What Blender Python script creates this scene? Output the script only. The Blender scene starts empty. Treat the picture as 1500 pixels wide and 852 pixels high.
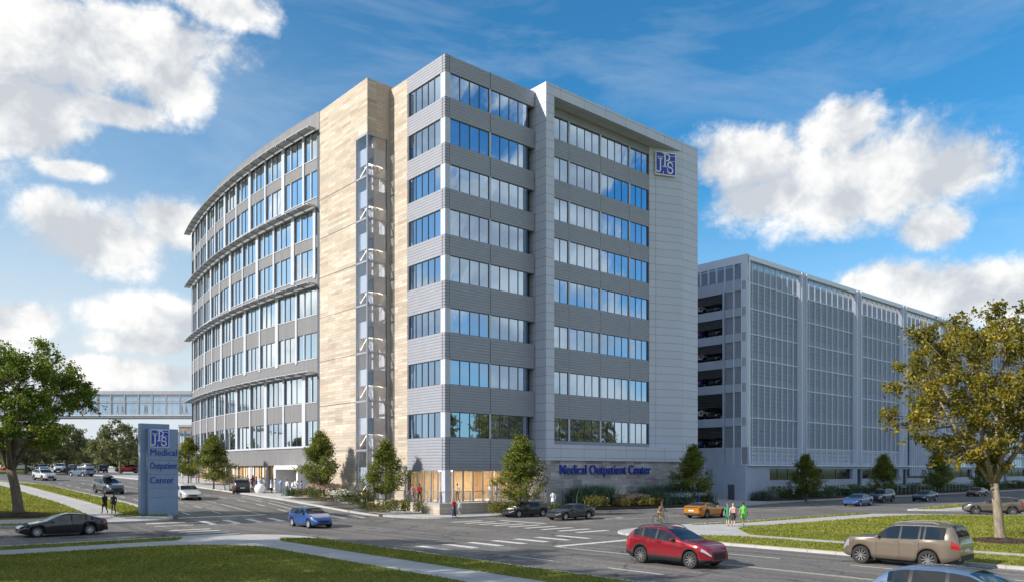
import bpy, bmesh, math, random
import numpy as np
from mathutils import Vector, Matrix
R = random.Random(7)
NR = np.random.RandomState(11)
SC = bpy.context.scene
COL = SC.collection
PI = math.pi
F = 1155.0; HC = 4.2; HY = 688.0; CXP = 750.0
TH = math.atan2(.658, .753); CT, ST = math.cos(TH), math.sin(TH)
C0 = (-6.24, 73.5)
def W(v, u, z=None):
    return Vector((C0[0] + CT*v - ST*u, C0[1] + ST*v + CT*u, TZ(u) if z is None else z))
def VU(x, y):
    a, b = x-C0[0], y-C0[1]
    return a*CT + b*ST, -a*ST + b*CT
_ux = [-400, -3, 0, 16, 57, 165, 200, 4000]; _uz = [0, 0, .05, 1.12, 2.6, 4.8, 5.0, 5.0]
_gx = np.linspace(-60, 260, 1281)
_gz = np.mean([np.interp(_gx+d, _ux, _uz) for d in np.linspace(-3, 3, 13)], axis=0)
def TZ(u): return float(np.interp(u, _gx, _gz))
def G(px, py, dz=0.0):
    """ground point seen at a photo pixel"""
    a = (px-CXP)/F; b = (py-HY)/F
    lo = 8.0; prev = None
    for k in range(4000):
        Y = lo + k*.1
        v, u = VU(a*Y, Y)
        f = HC - b*Y - (TZ(u)+dz)
        if f <= 0: return Vector((a*Y, Y, TZ(u)+dz))
    return Vector((a*Y, Y, TZ(u)+dz))
def AT(px, Y, z=None):
    X = (px-CXP)/F*Y
    return Vector((X, Y, TZ(VU(X, Y)[1]) if z is None else z))

# ------------------------------------------------------------------ materials
def newmat(name):
    m = bpy.data.materials.new(name); m.use_nodes = True
    nt = m.node_tree; nt.nodes.clear()
    return m, nt, nt.nodes, nt.links
def N(nt, t, **kw):
    n = nt.nodes.new(t)
    for k, v in kw.items():
        if k in n.inputs: n.inputs[k].default_value = v
        else: setattr(n, k, v)
    return n
def ramp(nt, fac, stops, interp='LINEAR'):
    r = nt.nodes.new('ShaderNodeValToRGB'); r.color_ramp.interpolation = interp
    e = r.color_ramp.elements
    while len(e) < len(stops): e.new(.5)
    for k, (p, c) in enumerate(stops):
        e[k].position = p; e[k].color = (*c, 1) if len(c) == 3 else c
    nt.links.new(fac, r.inputs[0]); return r
def mixc(nt, fac, a, b, mode='MIX'):
    n = nt.nodes.new('ShaderNodeMix'); n.data_type = 'RGBA'; n.blend_type = mode
    for s, v in ((0, fac), (6, a), (7, b)):
        if hasattr(v, 'is_linked') or hasattr(v, 'links'): nt.links.new(v, n.inputs[s])
        else: n.inputs[s].default_value = v if s == 0 else (*v, 1)
    return n.outputs[2]
def math_(nt, op, a, b=0.0, c=None):
    n = nt.nodes.new('ShaderNodeMath'); n.operation = op
    for s, v in enumerate((a, b) if c is None else (a, b, c)):
        if hasattr(v, 'links'): nt.links.new(v, n.inputs[s])
        else: n.inputs[s].default_value = v
    return n.outputs[0]
def pmat(name, col, rough=.6, metal=0.0, var=.12, scale=3.0, bump=0.0, bscale=30.0, coat=0.0, spec=.5, vec='Object', sx=(1, 1, 1)):
    m, nt, ns, lk = newmat(name)
    out = ns.new('ShaderNodeOutputMaterial'); b = ns.new('ShaderNodeBsdfPrincipled')
    lk.new(b.outputs[0], out.inputs[0])
    b.inputs['Roughness'].default_value = rough; b.inputs['Metallic'].default_value = metal
    b.inputs['Coat Weight'].default_value = coat; b.inputs['Coat Roughness'].default_value = .04
    b.inputs['Specular IOR Level'].default_value = spec
    if var > 0:
        tc = ns.new('ShaderNodeTexCoord'); mp = ns.new('ShaderNodeMapping'); mp.inputs['Scale'].default_value = sx
        lk.new(tc.outputs[vec], mp.inputs[0])
        n = N(nt, 'ShaderNodeTexNoise', Scale=scale, Detail=5.0, Roughness=.6); lk.new(mp.outputs[0], n.inputs['Vector'])
        lo = tuple(c*(1-var) for c in col); hi = tuple(min(1, c*(1+var)) for c in col)
        r = ramp(nt, n.outputs[0], [(.3, lo), (.7, hi)]); lk.new(r.outputs[0], b.inputs['Base Color'])
        if bump > 0:
            n2 = N(nt, 'ShaderNodeTexNoise', Scale=bscale, Detail=4.0); lk.new(mp.outputs[0], n2.inputs['Vector'])
            bp = N(nt, 'ShaderNodeBump', Strength=bump, Distance=.02); lk.new(n2.outputs[0], bp.inputs['Height']); lk.new(bp.outputs[0], b.inputs['Normal'])
    else: b.inputs['Base Color'].default_value = (*col, 1)
    return m
def brickmat(name, cols, w, h, mortar, msize=.012, rough=.8, var=.25, bump=.6, cols2=None, w2=2.2, h2=1.1, off=.5, metal=0.0):
    m, nt, ns, lk = newmat(name)
    out = ns.new('ShaderNodeOutputMaterial'); b = ns.new('ShaderNodeBsdfPrincipled'); lk.new(b.outputs[0], out.inputs[0])
    b.inputs['Roughness'].default_value = rough; b.inputs['Metallic'].default_value = metal
    tc = ns.new('ShaderNodeTexCoord')
    def bk(c1, c2, ww, hh, ms, o):
        t = ns.new('ShaderNodeTexBrick'); t.offset = o; t.squash = 1.0
        t.inputs['Color1'].default_value = (*c1, 1); t.inputs['Color2'].default_value = (*c2, 1); t.inputs['Mortar'].default_value = (*mortar, 1)
        t.inputs['Scale'].default_value = 1.0; t.inputs['Mortar Size'].default_value = ms; t.inputs['Mortar Smooth'].default_value = .1
        t.inputs['Brick Width'].default_value = ww; t.inputs['Row Height'].default_value = hh
        lk.new(tc.outputs['UV'], t.inputs['Vector']); return t
    t = bk(cols[0], cols[1], w, h, msize, off)
    c = t.outputs['Color']
    if cols2:
        t2 = bk(cols2[0], cols2[1], w2, h2, 0.0, .5); c = mixc(nt, 1.0, c, t2.outputs['Color'], 'MULTIPLY')
        t3 = bk((.84, .84, .84), (1.12, 1.10, 1.07), w*2, h, 0.0, .5); c = mixc(nt, 1.0, c, t3.outputs['Color'], 'MULTIPLY')
    n = N(nt, 'ShaderNodeTexNoise', Scale=.7, Detail=6.0, Roughness=.65); lk.new(tc.outputs['UV'], n.inputs['Vector'])
    r = ramp(nt, n.outputs[0], [(.3, (1-var,)*3), (.7, (1+var*.4,)*3)])
    c = mixc(nt, 1.0, c, r.outputs[0], 'MULTIPLY'); lk.new(c, b.inputs['Base Color'])
    if bump:
        bp = N(nt, 'ShaderNodeBump', Strength=bump, Distance=.02); bp.invert = True
        lk.new(t.outputs['Fac'], bp.inputs['Height']); lk.new(bp.outputs[0], b.inputs['Normal'])
    return m
def glassmat(name, base, tint=(.8, .9, 1.0), refl=.5, rough=.015, curtain=None):
    """coated facade glass: dark or curtained room behind, strong reflection"""
    m, nt, ns, lk = newmat(name)
    out = ns.new('ShaderNodeOutputMaterial'); mx = ns.new('ShaderNodeMixShader'); lk.new(mx.outputs[0], out.inputs[0])
    d = ns.new('ShaderNodeBsdfDiffuse'); d.inputs[0].default_value = (*base, 1)
    if curtain:
        at = ns.new('ShaderNodeAttribute'); at.attribute_name = 'rnd'
        r = ramp(nt, at.outputs['Fac'], curtain, 'CONSTANT'); lk.new(r.outputs[0], d.inputs[0])
    g = ns.new('ShaderNodeBsdfGlossy'); g.inputs[0].default_value = (*tint, 1); g.inputs['Roughness'].default_value = rough
    tc = ns.new('ShaderNodeTexCoord'); nz = N(nt, 'ShaderNodeTexNoise', Scale=.3, Detail=0.0); lk.new(tc.outputs['Object'], nz.inputs['Vector'])
    bp = N(nt, 'ShaderNodeBump', Strength=.08, Distance=.02); lk.new(nz.outputs[0], bp.inputs['Height']); lk.new(bp.outputs[0], g.inputs['Normal'])
    f = N(nt, 'ShaderNodeFresnel', IOR=1.6); fm = math_(nt, 'MULTIPLY_ADD', f.outputs[0], .9, refl)
    fm = math_(nt, 'MINIMUM', fm, .95)
    lk.new(fm, mx.inputs[0]); lk.new(d.outputs[0], mx.inputs[1]); lk.new(g.outputs[0], mx.inputs[2])
    return m
def clearglass(name, tint=(.85, .92, .95), refl=.12):
    m, nt, ns, lk = newmat(name)
    out = ns.new('ShaderNodeOutputMaterial'); mx = ns.new('ShaderNodeMixShader'); lk.new(mx.outputs[0], out.inputs[0])
    t = ns.new('ShaderNodeBsdfTransparent'); t.inputs[0].default_value = (*tint, 1)
    g = ns.new('ShaderNodeBsdfGlossy'); g.inputs['Roughness'].default_value = .01
    f = N(nt, 'ShaderNodeFresnel', IOR=1.5); fm = math_(nt, 'MINIMUM', math_(nt, 'ADD', f.outputs[0], refl), .9)
    lk.new(fm, mx.inputs[0]); lk.new(t.outputs[0], mx.inputs[1]); lk.new(g.outputs[0], mx.inputs[2])
    return m
def leafmat(name, stops, trans=.35, rough=.5):
    m, nt, ns, lk = newmat(name)
    out = ns.new('ShaderNodeOutputMaterial'); mx = ns.new('ShaderNodeMixShader'); mx.inputs[0].default_value = trans
    lk.new(mx.outputs[0], out.inputs[0])
    at = ns.new('ShaderNodeAttribute'); at.attribute_name = 'rnd'
    r = ramp(nt, at.outputs['Fac'], stops)
    b = ns.new('ShaderNodeBsdfPrincipled'); b.inputs['Roughness'].default_value = rough; b.inputs['Specular IOR Level'].default_value = .3
    t = ns.new('ShaderNodeBsdfTranslucent')
    lk.new(r.outputs[0], b.inputs['Base Color'])
    c2 = mixc(nt, 1.0, r.outputs[0], (1.3, 1.25, .6), 'MULTIPLY'); lk.new(c2, t.inputs[0])
    lk.new(b.outputs[0], mx.inputs[1]); lk.new(t.outputs[0], mx.inputs[2])
    return m
def emat(name, col, s):
    m, nt, ns, lk = newmat(name); out = ns.new('ShaderNodeOutputMaterial'); e = ns.new('ShaderNodeEmission')
    e.inputs[0].default_value = (*col, 1); e.inputs[1].default_value = s; lk.new(e.outputs[0], out.inputs[0]); return m

# ------------------------------------------------------------------ mesh builder
class MB:
    def __init__(s, T=None):
        s.v = []; s.f = []; s.m = []; s.r = []; s.T = T; s.flip = False
        if T:
            o = Vector(T(0, 0, 0)); a = Vector(T(1, 0, 0))-o; b = Vector(T(0, 1, 0))-o; c = Vector(T(0, 0, 1))-o
            s.flip = a.cross(b).dot(c) < 0
    def add(s, vs, fs, m=0, rnd=None):
        n = len(s.v); T = s.T
        s.v += [tuple(T(*p)) if T else tuple(p) for p in vs]
        for f in fs:
            f = [n+i for i in f]
            if s.flip: f = f[::-1]
            s.f.append(f); s.m.append(m); s.r.append(R.random() if rnd is None else rnd)
    def box(s, x0, x1, y0, y1, z0, z1, m=0):
        if x0 > x1: x0, x1 = x1, x0
        if y0 > y1: y0, y1 = y1, y0
        if z0 > z1: z0, z1 = z1, z0
        s.add([(x0,y0,z0),(x1,y0,z0),(x1,y1,z0),(x0,y1,z0),(x0,y0,z1),(x1,y0,z1),(x1,y1,z1),(x0,y1,z1)],
              [(0,3,2,1),(4,5,6,7),(0,1,5,4),(1,2,6,5),(2,3,7,6),(3,0,4,7)], m)
    def prism(s, poly, z0, z1, m=0):
        n = len(poly)
        a = sum(poly[i][0]*poly[(i+1) % n][1]-poly[(i+1) % n][0]*poly[i][1] for i in range(n))
        if a < 0: poly = poly[::-1]
        s.add([(x, y, z0) for x, y in poly]+[(x, y, z1) for x, y in poly],
              [tuple(range(n))[::-1], tuple(range(n, 2*n))]+[(i, (i+1) % n, n+(i+1) % n, n+i) for i in range(n)], m)
    def tube(s, p0, p1, r0, r1=None, n=8, m=0, cap=True):
        r1 = r0 if r1 is None else r1
        p0, p1 = Vector(p0), Vector(p1); d = (p1-p0)
        if d.length < 1e-6: return
        d.normalize(); a = d.orthogonal().normalized(); b = d.cross(a)
        vs = [p0+(a*math.cos(2*PI*i/n)+b*math.sin(2*PI*i/n))*r0 for i in range(n)]+[p1+(a*math.cos(2*PI*i/n)+b*math.sin(2*PI*i/n))*r1 for i in range(n)]
        fs = [(i, (i+1) % n, n+(i+1) % n, n+i) for i in range(n)]
        if cap: fs += [tuple(range(n))[::-1], tuple(range(n, 2*n))]
        s.add(vs, fs, m)
    def path(s, pts, rs, n=7, m=0):
        k = len(pts); pts = [Vector(p) for p in pts]; vs = []; a = None
        for i in range(k):
            d = (pts[min(i+1, k-1)]-pts[max(i-1, 0)]).normalized()
            a = (d.orthogonal() if a is None else (a-d*a.dot(d))).normalized(); b = d.cross(a)
            vs += [pts[i]+(a*math.cos(2*PI*j/n)+b*math.sin(2*PI*j/n))*rs[i] for j in range(n)]
        fs = [(i*n+j, i*n+(j+1) % n, (i+1)*n+(j+1) % n, (i+1)*n+j) for i in range(k-1) for j in range(n)]
        fs += [tuple(range(n))[::-1], tuple(range((k-1)*n, k*n))]
        s.add(vs, fs, m)
    def lathe(s, prof, c=(0, 0, 0), axis='z', n=24, m=0, ms=None):
        k = len(prof); vs = []
        for r, h in prof:
            for j in range(n):
                a = 2*PI*j/n; p = (r*math.cos(a), r*math.sin(a), h)
                if axis == 'y': p = (p[0], p[2], p[1])
                vs.append((c[0]+p[0], c[1]+p[1], c[2]+p[2]))
        for i in range(k-1):
            base = len(s.f)
            s.add(vs[i*n:(i+2)*n], [(j, (j+1) % n, n+(j+1) % n, n+j) for j in range(n)], ms[i] if ms else m)
    def ell(s, c, r, n=12, k=8, m=0):
        vs = []; 
        for i in range(k+1):
            t = PI*i/k
            for j in range(n):
                a = 2*PI*j/n
                vs.append((c[0]+r[0]*math.sin(t)*math.cos(a), c[1]+r[1]*math.sin(t)*math.sin(a), c[2]+r[2]*math.cos(t)))
        s.add(vs, [(i*n+j, (i+1)*n+j, (i+1)*n+(j+1) % n, i*n+(j+1) % n) for i in range(k) for j in range(n)], m)
    def build(s, name, mats, parent=None, smooth=False, merge=False):
        if not isinstance(mats, (list, tuple)): mats = [mats]
        me = bpy.data.meshes.new(name); me.from_pydata(s.v, [], s.f)
        for mt in mats: me.materials.append(mt)
        me.polygons.foreach_set('material_index', s.m)
        at = me.attributes.new('rnd', 'FLOAT', 'FACE'); at.data.foreach_set('value', s.r)
        nl = len(me.loops); vi = np.empty(nl, int); me.loops.foreach_get('vertex_index', vi)
        co = np.array(s.v, dtype=float).reshape(-1, 3)[vi]
        nf = len(me.polygons); nn = np.empty(nf*3); me.polygons.foreach_get('normal', nn); nn = np.abs(nn.reshape(-1, 3))
        lt = np.empty(nf, int); me.polygons.foreach_get('loop_total', lt); nn = np.repeat(nn, lt, axis=0)
        hz = nn[:, 2] > .75; xx = nn[:, 0] > nn[:, 1]
        uv = np.where(hz[:, None], co[:, :2], np.stack([np.where(xx, co[:, 1], co[:, 0]), co[:, 2]], 1))
        l = me.uv_layers.new(name='UVMap'); l.data.foreach_set('uv', uv.astype(np.float32).ravel())
        if smooth: me.polygons.foreach_set('use_smooth', [True]*nf)
        if merge:
            bm = bmesh.new(); bm.from_mesh(me); bmesh.ops.remove_doubles(bm, verts=bm.verts, dist=1e-4)
            bmesh.ops.recalc_face_normals(bm, faces=bm.faces); bm.to_mesh(me); bm.free()
        me.update()
        return link(name, me, parent)
def link(name, data, parent=None):
    o = bpy.data.objects.new(name, data); COL.objects.link(o)
    if parent: o.parent = parent
    return o
def tag(o, label=None, cat=None, group=None, kind=None):
    if label: o['label'] = label
    if cat: o['category'] = cat
    if group: o['group'] = group
    if kind: o['kind'] = kind
    return o
def empty(name, loc, rz, label, cat, group=None):
    o = link(name, None); o.location = loc; o.rotation_euler = (0, 0, rz); o.empty_display_size = .3
    return tag(o, label, cat, group)
def site(o):
    o.location = (C0[0], C0[1], 0); o.rotation_euler = (0, 0, TH); return o
def copy_tree(o, parent=None):
    c = o.copy(); COL.objects.link(c); c.parent = parent
    for ch in KIDS.get(o.name, []) or [x for x in o.children]: copy_tree(ch, c)
    return c
KIDS = {}
def leaves(name, P, size, mat, parent=None, jit=.35, up=.3, aspect=.6, rnd=None):
    """many small leaf faces, one mesh"""
    n = len(P); P = np.asarray(P)
    d = NR.normal(size=(n, 3)); d /= np.linalg.norm(d, axis=1)[:, None]
    e = NR.normal(size=(n, 3)); e[:, 2] += up; e -= d*np.sum(d*e, 1)[:, None]; e /= np.linalg.norm(e, axis=1)[:, None]
    s = size*(1+jit*NR.uniform(-1, 1, n))[:, None]
    nrm = np.cross(d, e)
    a = P-d*s*.5; b = P+e*s*aspect*.5+nrm*s*.12; c = P+d*s*.5; f = P-e*s*aspect*.5+nrm*s*.12
    V = np.stack([a, b, c, f], 1).reshape(-1, 3)
    me = bpy.data.meshes.new(name); me.vertices.add(4*n); me.vertices.foreach_set('co', V.astype(np.float32).ravel())
    me.loops.add(4*n); me.loops.foreach_set('vertex_index', np.arange(4*n, dtype=np.int32))
    me.polygons.add(n); me.polygons.foreach_set('loop_start', np.arange(0, 4*n, 4, dtype=np.int32))
    try: me.polygons.foreach_set('loop_total', np.full(n, 4, dtype=np.int32))
    except Exception: pass
    at = me.attributes.new('rnd', 'FLOAT', 'FACE')
    at.data.foreach_set('value', (NR.uniform(0, 1, n) if rnd is None else rnd).astype(np.float32))
    me.materials.append(mat); me.update(calc_edges=True); me.validate()
    return link(name, me, parent)

# ------------------------------------------------------------------ shared materials
M = {}
M['spandrel'] = pmat('spandrel_metal', (.31, .32, .365), .45, .1, .05, 1.0)
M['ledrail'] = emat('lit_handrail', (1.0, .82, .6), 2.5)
M['rib_dark'] = pmat('panel_joint', (.10, .10, .11), .6, 0, .05)
M['column'] = pmat('white_metal_panel', (.52, .54, .60), .4, .1, .04, .8)
M['frame'] = pmat('window_frame', (.33, .35, .39), .4, .3, 0)
M['darkframe'] = pmat('dark_frame', (.09, .10, .125), .5, .1, 0)
M['panel'] = brickmat('white_panel', ((.53, .56, .66), (.57, .60, .70)), 3.4, .92, (.22, .23, .26), .022, .45, .04, .3, off=0.0)
M['panelgrey'] = brickmat('grey_panel', ((.38, .40, .46), (.42, .44, .49)), 1.6, 1.25, (.16, .16, .18), .02, .5, .05, .3, off=0.0)
M['clad'] = brickmat('grey_cladding', ((.185, .183, .192), (.21, .207, .213)), .45, 3.1, (.12, .12, .125), .014, .5, .05, .3, off=0.0)
M['stone'] = brickmat('tan_limestone', ((.57, .51, .44), (.46, .385, .315)), 1.6, .30, (.33, .28, .23), .014, .85, .06, .25,
                      ((.90, .88, .86), (1.06, 1.06, 1.06)), 3.2, .9)
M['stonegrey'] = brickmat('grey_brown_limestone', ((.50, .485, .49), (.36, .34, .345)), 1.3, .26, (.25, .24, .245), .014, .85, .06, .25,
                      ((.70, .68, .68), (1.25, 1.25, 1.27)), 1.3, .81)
CUR = [(0, (.012, .025, .05)), (.4, (.02, .04, .075)), (.7, (.05, .085, .14)), (.9, (.12, .16, .21))]
M['glass'] = glassmat('facade_glass', (.02, .03, .05), (.60, .78, .98), .52, .012, CUR)
M['glass2'] = glassmat('curved_wing_glass', (.03, .05, .07), (.84, .94, 1.0), .80, .02,
                       [(0, (.02, .035, .055)), (.3, (.08, .11, .14)), (.55, (.25, .3, .34)), (.8, (.05, .09, .14))])
M['stairglass'] = clearglass('stair_glass', (.80, .86, .97), .15)
M['lobbyglass'] = clearglass('lobby_glass', (.9, .93, .93), .06)
M['wood'] = pmat('timber_panel', (.52, .34, .18), .5, 0, .3, 1.2, sx=(6, 6, .3))
M['woodlight'] = pmat('pale_timber', (.70, .52, .33), .5, 0, .12, 1.2)
M['innerwhite'] = pmat('interior_plaster', (.75, .72, .68), .7, 0, .04)
M['white'] = pmat('white_paint', (.80, .80, .80), .5, 0, .03)
M['lamp'] = emat('lobby_lamp', (1.0, .86, .68), 27.0)
M['conc'] = pmat('concrete', (.42, .41, .40), .85, 0, .12, 2.0, .3, 60)
M['dark'] = pmat('dark_interior', (.02, .021, .024), .8, 0, 0)
M['roofm'] = pmat('roof_membrane', (.3, .3, .3), .9, 0, .1)
M['blue'] = pmat('sign_blue', (.015, .045, .33), .45, 0, 0)
M['bluelt'] = pmat('logo_blue', (.02, .06, .45), .45, 0, 0)
M['signgrey'] = pmat('sign_metal', (.24, .32, .46), .5, .15, .05, 2.0)
M['steel'] = pmat('brushed_steel', (.42, .43, .45), .4, .6, .05)
# ------------------------------------------------------------------ ground, streets, pavements
def asphaltmat():
    m, nt, ns, lk = newmat('asphalt'); out = ns.new('ShaderNodeOutputMaterial'); b = ns.new('ShaderNodeBsdfPrincipled'); lk.new(b.outputs[0], out.inputs[0])
    tc = ns.new('ShaderNodeTexCoord')
    n1 = N(nt, 'ShaderNodeTexNoise', Scale=.12, Detail=6.0, Roughness=.65); lk.new(tc.outputs['Object'], n1.inputs['Vector'])
    n2 = N(nt, 'ShaderNodeTexNoise', Scale=5.0, Detail=8.0, Roughness=.85); lk.new(tc.outputs['Object'], n2.inputs['Vector'])
    mp = ns.new('ShaderNodeMapping'); mp.inputs['Scale'].default_value = (1.3, .05, 1); lk.new(tc.outputs['Object'], mp.inputs[0])
    n3 = N(nt, 'ShaderNodeTexNoise', Scale=1.0, Detail=4.0); lk.new(mp.outputs[0], n3.inputs['Vector'])
    vo = N(nt, 'ShaderNodeTexVoronoi', Scale=.16); vo.feature = 'DISTANCE_TO_EDGE'; lk.new(tc.outputs['Object'], vo.inputs['Vector'])
    nd = N(nt, 'ShaderNodeTexNoise', Scale=.7, Detail=5.0); lk.new(tc.outputs['Object'], nd.inputs['Vector'])
    va = ns.new('ShaderNodeVectorMath'); va.operation = 'MULTIPLY_ADD'; lk.new(nd.outputs['Color'], va.inputs[0]); va.inputs[1].default_value = (2.5, 2.5, 0); lk.new(tc.outputs['Object'], va.inputs[2]); lk.new(va.outputs[0], vo.inputs['Vector'])
    c = ramp(nt, n1.outputs[0], [(.3, (.118, .110, .103)), (.7, (.19, .179, .169))]).outputs[0]
    c = mixc(nt, 1.0, c, ramp(nt, n2.outputs[0], [(.34, (.42, .42, .42)), (.66, (1.6, 1.58, 1.55))]).outputs[0], 'MULTIPLY')
    c = mixc(nt, 1.0, c, ramp(nt, n3.outputs[0], [(.38, (.74, .74, .74)), (.62, (1.16, 1.16, 1.16))]).outputs[0], 'MULTIPLY')
    c = mixc(nt, 1.0, c, ramp(nt, vo.outputs[0], [(.0, (.35, .35, .35)), (.018, (1, 1, 1))]).outputs[0], 'MULTIPLY')
    lk.new(c, b.inputs['Base Color']); b.inputs['Roughness'].default_value = .82
    n4 = N(nt, 'ShaderNodeTexNoise', Scale=28.0, Detail=4.0, Roughness=.7); lk.new(tc.outputs['Object'], n4.inputs['Vector'])
    bp = N(nt, 'ShaderNodeBump', Strength=.45, Distance=.02); lk.new(n4.outputs[0], bp.inputs['Height']); lk.new(bp.outputs[0], b.inputs['Normal'])
    return m
M['asphalt'] = asphaltmat()
M['walk'] = brickmat('pavement_concrete', ((.44, .43, .42), (.48, .47, .455)), 1.5, 1.5, (.25, .245, .24), .018, .85, .15, .3, off=0.0)
M['paint'] = pmat('road_paint', (.62, .61, .57), .7, 0, .35, 6.0)
M['paintyel'] = pmat('faded_paint', (.50, .46, .36), .7, 0, .35, 6.0)
def lawnmat():
    m, nt, ns, lk = newmat('lawn_grass'); out = ns.new('ShaderNodeOutputMaterial'); b = ns.new('ShaderNodeBsdfPrincipled'); lk.new(b.outputs[0], out.inputs[0])
    tc = ns.new('ShaderNodeTexCoord')
    n1 = N(nt, 'ShaderNodeTexNoise', Scale=.35, Detail=7.0, Roughness=.7); lk.new(tc.outputs['Object'], n1.inputs['Vector'])
    n2 = N(nt, 'ShaderNodeTexNoise', Scale=9.0, Detail=6.0, Roughness=.8); lk.new(tc.outputs['Object'], n2.inputs['Vector'])
    c = ramp(nt, n1.outputs[0], [(.3, (.14, .165, .028)), (.55, (.23, .235, .045)), (.75, (.33, .29, .08))]).outputs[0]
    c = mixc(nt, 1.0, c, ramp(nt, n2.outputs[0], [(.3, (.5, .5, .5)), (.7, (1.4, 1.4, 1.3))]).outputs[0], 'MULTIPLY')
    lk.new(c, b.inputs['Base Color']); b.inputs['Roughness'].default_value = .9; b.inputs['Specular IOR Level'].default_value = .15
    bp = N(nt, 'ShaderNodeBump', Strength=.9, Distance=.08); lk.new(n2.outputs[0], bp.inputs['Height']); lk.new(bp.outputs[0], b.inputs['Normal'])
    return m
M['lawn'] = lawnmat()
M['soil'] = pmat('mulch', (.065, .040, .028), .95, 0, .5, 9.0, .8, 40)
def roundp(poly, r, k=5):
    out = []; n = len(poly)
    for i in range(n):
        p = Vector(poly[i][:2]); rr = poly[i][2] if len(poly[i]) > 2 else r
        a = Vector(poly[i-1][:2])-p; b = Vector(poly[(i+1) % n][:2])-p
        q = min(rr, a.length*.45, b.length*.45)
        if q < .05: out.append(tuple(p)); continue
        A = p+a.normalized()*q; B = p+b.normalized()*q
        for j in range(k+1):
            t = j/k; s = A*(1-t)**2+p*2*t*(1-t)+B*t*t; out.append((s.x, s.y))
    return out
def slab(name, poly, top, mat, thick=.3, kind='structure', step=3.0, zf=None, parent=None):
    bm = bmesh.new(); vs = [bm.verts.new((x, y, 0)) for x, y in poly]
    f = bm.faces.new(vs)
    if f.normal.z < 0 or (f.normal_update() or f.normal.z < 0): f.normal_flip()
    bmesh.ops.triangulate(bm, faces=bm.faces)
    ys = [p[1] for p in poly]; y = max(-6, math.floor(min(ys)))
    while y < min(max(ys), 205):
        if min(ys)+.01 < y < max(ys)-.01:
            bmesh.ops.bisect_plane(bm, geom=bm.verts[:]+bm.edges[:]+bm.faces[:], plane_co=(0, y, 0), plane_no=(0, 1, 0), dist=1e-4)
        y += step
    for v in bm.verts: v.co.z = (zf or (lambda a, b: TZ(b)))(v.co.x, v.co.y)+top
    if thick:
        r = bmesh.ops.extrude_face_region(bm, geom=bm.faces[:])
        # original faces become the bottom
        for v in [g for g in r['geom'] if isinstance(g, bmesh.types.BMVert)]: pass
        newv = set(g for g in r['geom'] if isinstance(g, bmesh.types.BMVert))
        for v in bm.verts:
            if v not in newv: v.co.z -= thick
        bmesh.ops.recalc_face_normals(bm, faces=bm.faces)
    me = bpy.data.meshes.new(name); 
    uv = bm.loops.layers.uv.new('UVMap')
    for f in bm.faces:
        for l in f.loops: l[uv].uv = (l.vert.co.x, l.vert.co.y)
    bm.to_mesh(me); bm.free(); me.materials.append(mat)
    o = site(link(name, me, parent)); 
    if kind: o['kind'] = kind
    return o
# ground sheet to the horizon
mb = MB(); xs = [-3000, -300, -100, 0, 100, 300, 3000]; ys = [-3000, -300, -60]+list(range(-12, 210, 3))+[400, 3000]
for i in range(len(ys)-1):
    for j in range(len(xs)-1):
        a, b, c, d = xs[j], xs[j+1], ys[i], ys[i+1]
        mb.add([(a, c, TZ(c)-.06), (b, c, TZ(c)-.06), (b, d, TZ(d)-.06), (a, d, TZ(d)-.06)], [(0, 1, 2, 3)])
g = site(mb.build('ground', M['lawn'])); g['kind'] = 'structure'
slab('road', [(-150, -75), (210, -75), (210, 2), (60, 6), (-2, 6), (-4, 150), (-200, 150), (-200, 20), (-150, 2)], 0.0, M['asphalt'], 0)
SWk = roundp([(-21.2, -74), (-21.2, -13, 3.2), (-24.5, -9.4, 3.2), (-149, -9.0), (-149, -74)], .1)
NWk = roundp([(-22.6, 3.4, 3), (-23.2, 50, 20), (-27, 66, 8), (-36, 73, 8), (-199, 73), (-199, 3.2)], .1)
SEk = roundp([(-5.7, -74), (-5.7, -31, 6), (-4.2, -24.0, 2.5), (1, -23.0, 5), (30, -24.9, 4), (37.5, -35.6, 5), (120, -60), (120, -74)], .1)
NEk = roundp([(-8.3, 149), (-8.3, 14, 8), (-7.3, 2, 4), (-4.4, -4.4, 4), (4, -5.4, 5), (15, -5.4, 6), (25, -8.6, 6), (34, -8.9, 6), (43, -6.5, 6), (55, -5.5, 6), (200, -6), (200, 149)], .1)
MEk = roundp([(41, -24.6, 1), (60, -23.0, 4), (110, -24, 4), (110, -50), (60, -36, 4), (44, -29.0, 2)], .1)
ISL = {}
slab('pavement', SWk, .14, M['walk']); slab('pavement', NWk, .14, M['walk']); slab('pavement', SEk, .14, M['walk'])
slab('pavement', NEk, .14, M['walk']); slab('pavement', MEk, .14, M['walk'])
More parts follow.
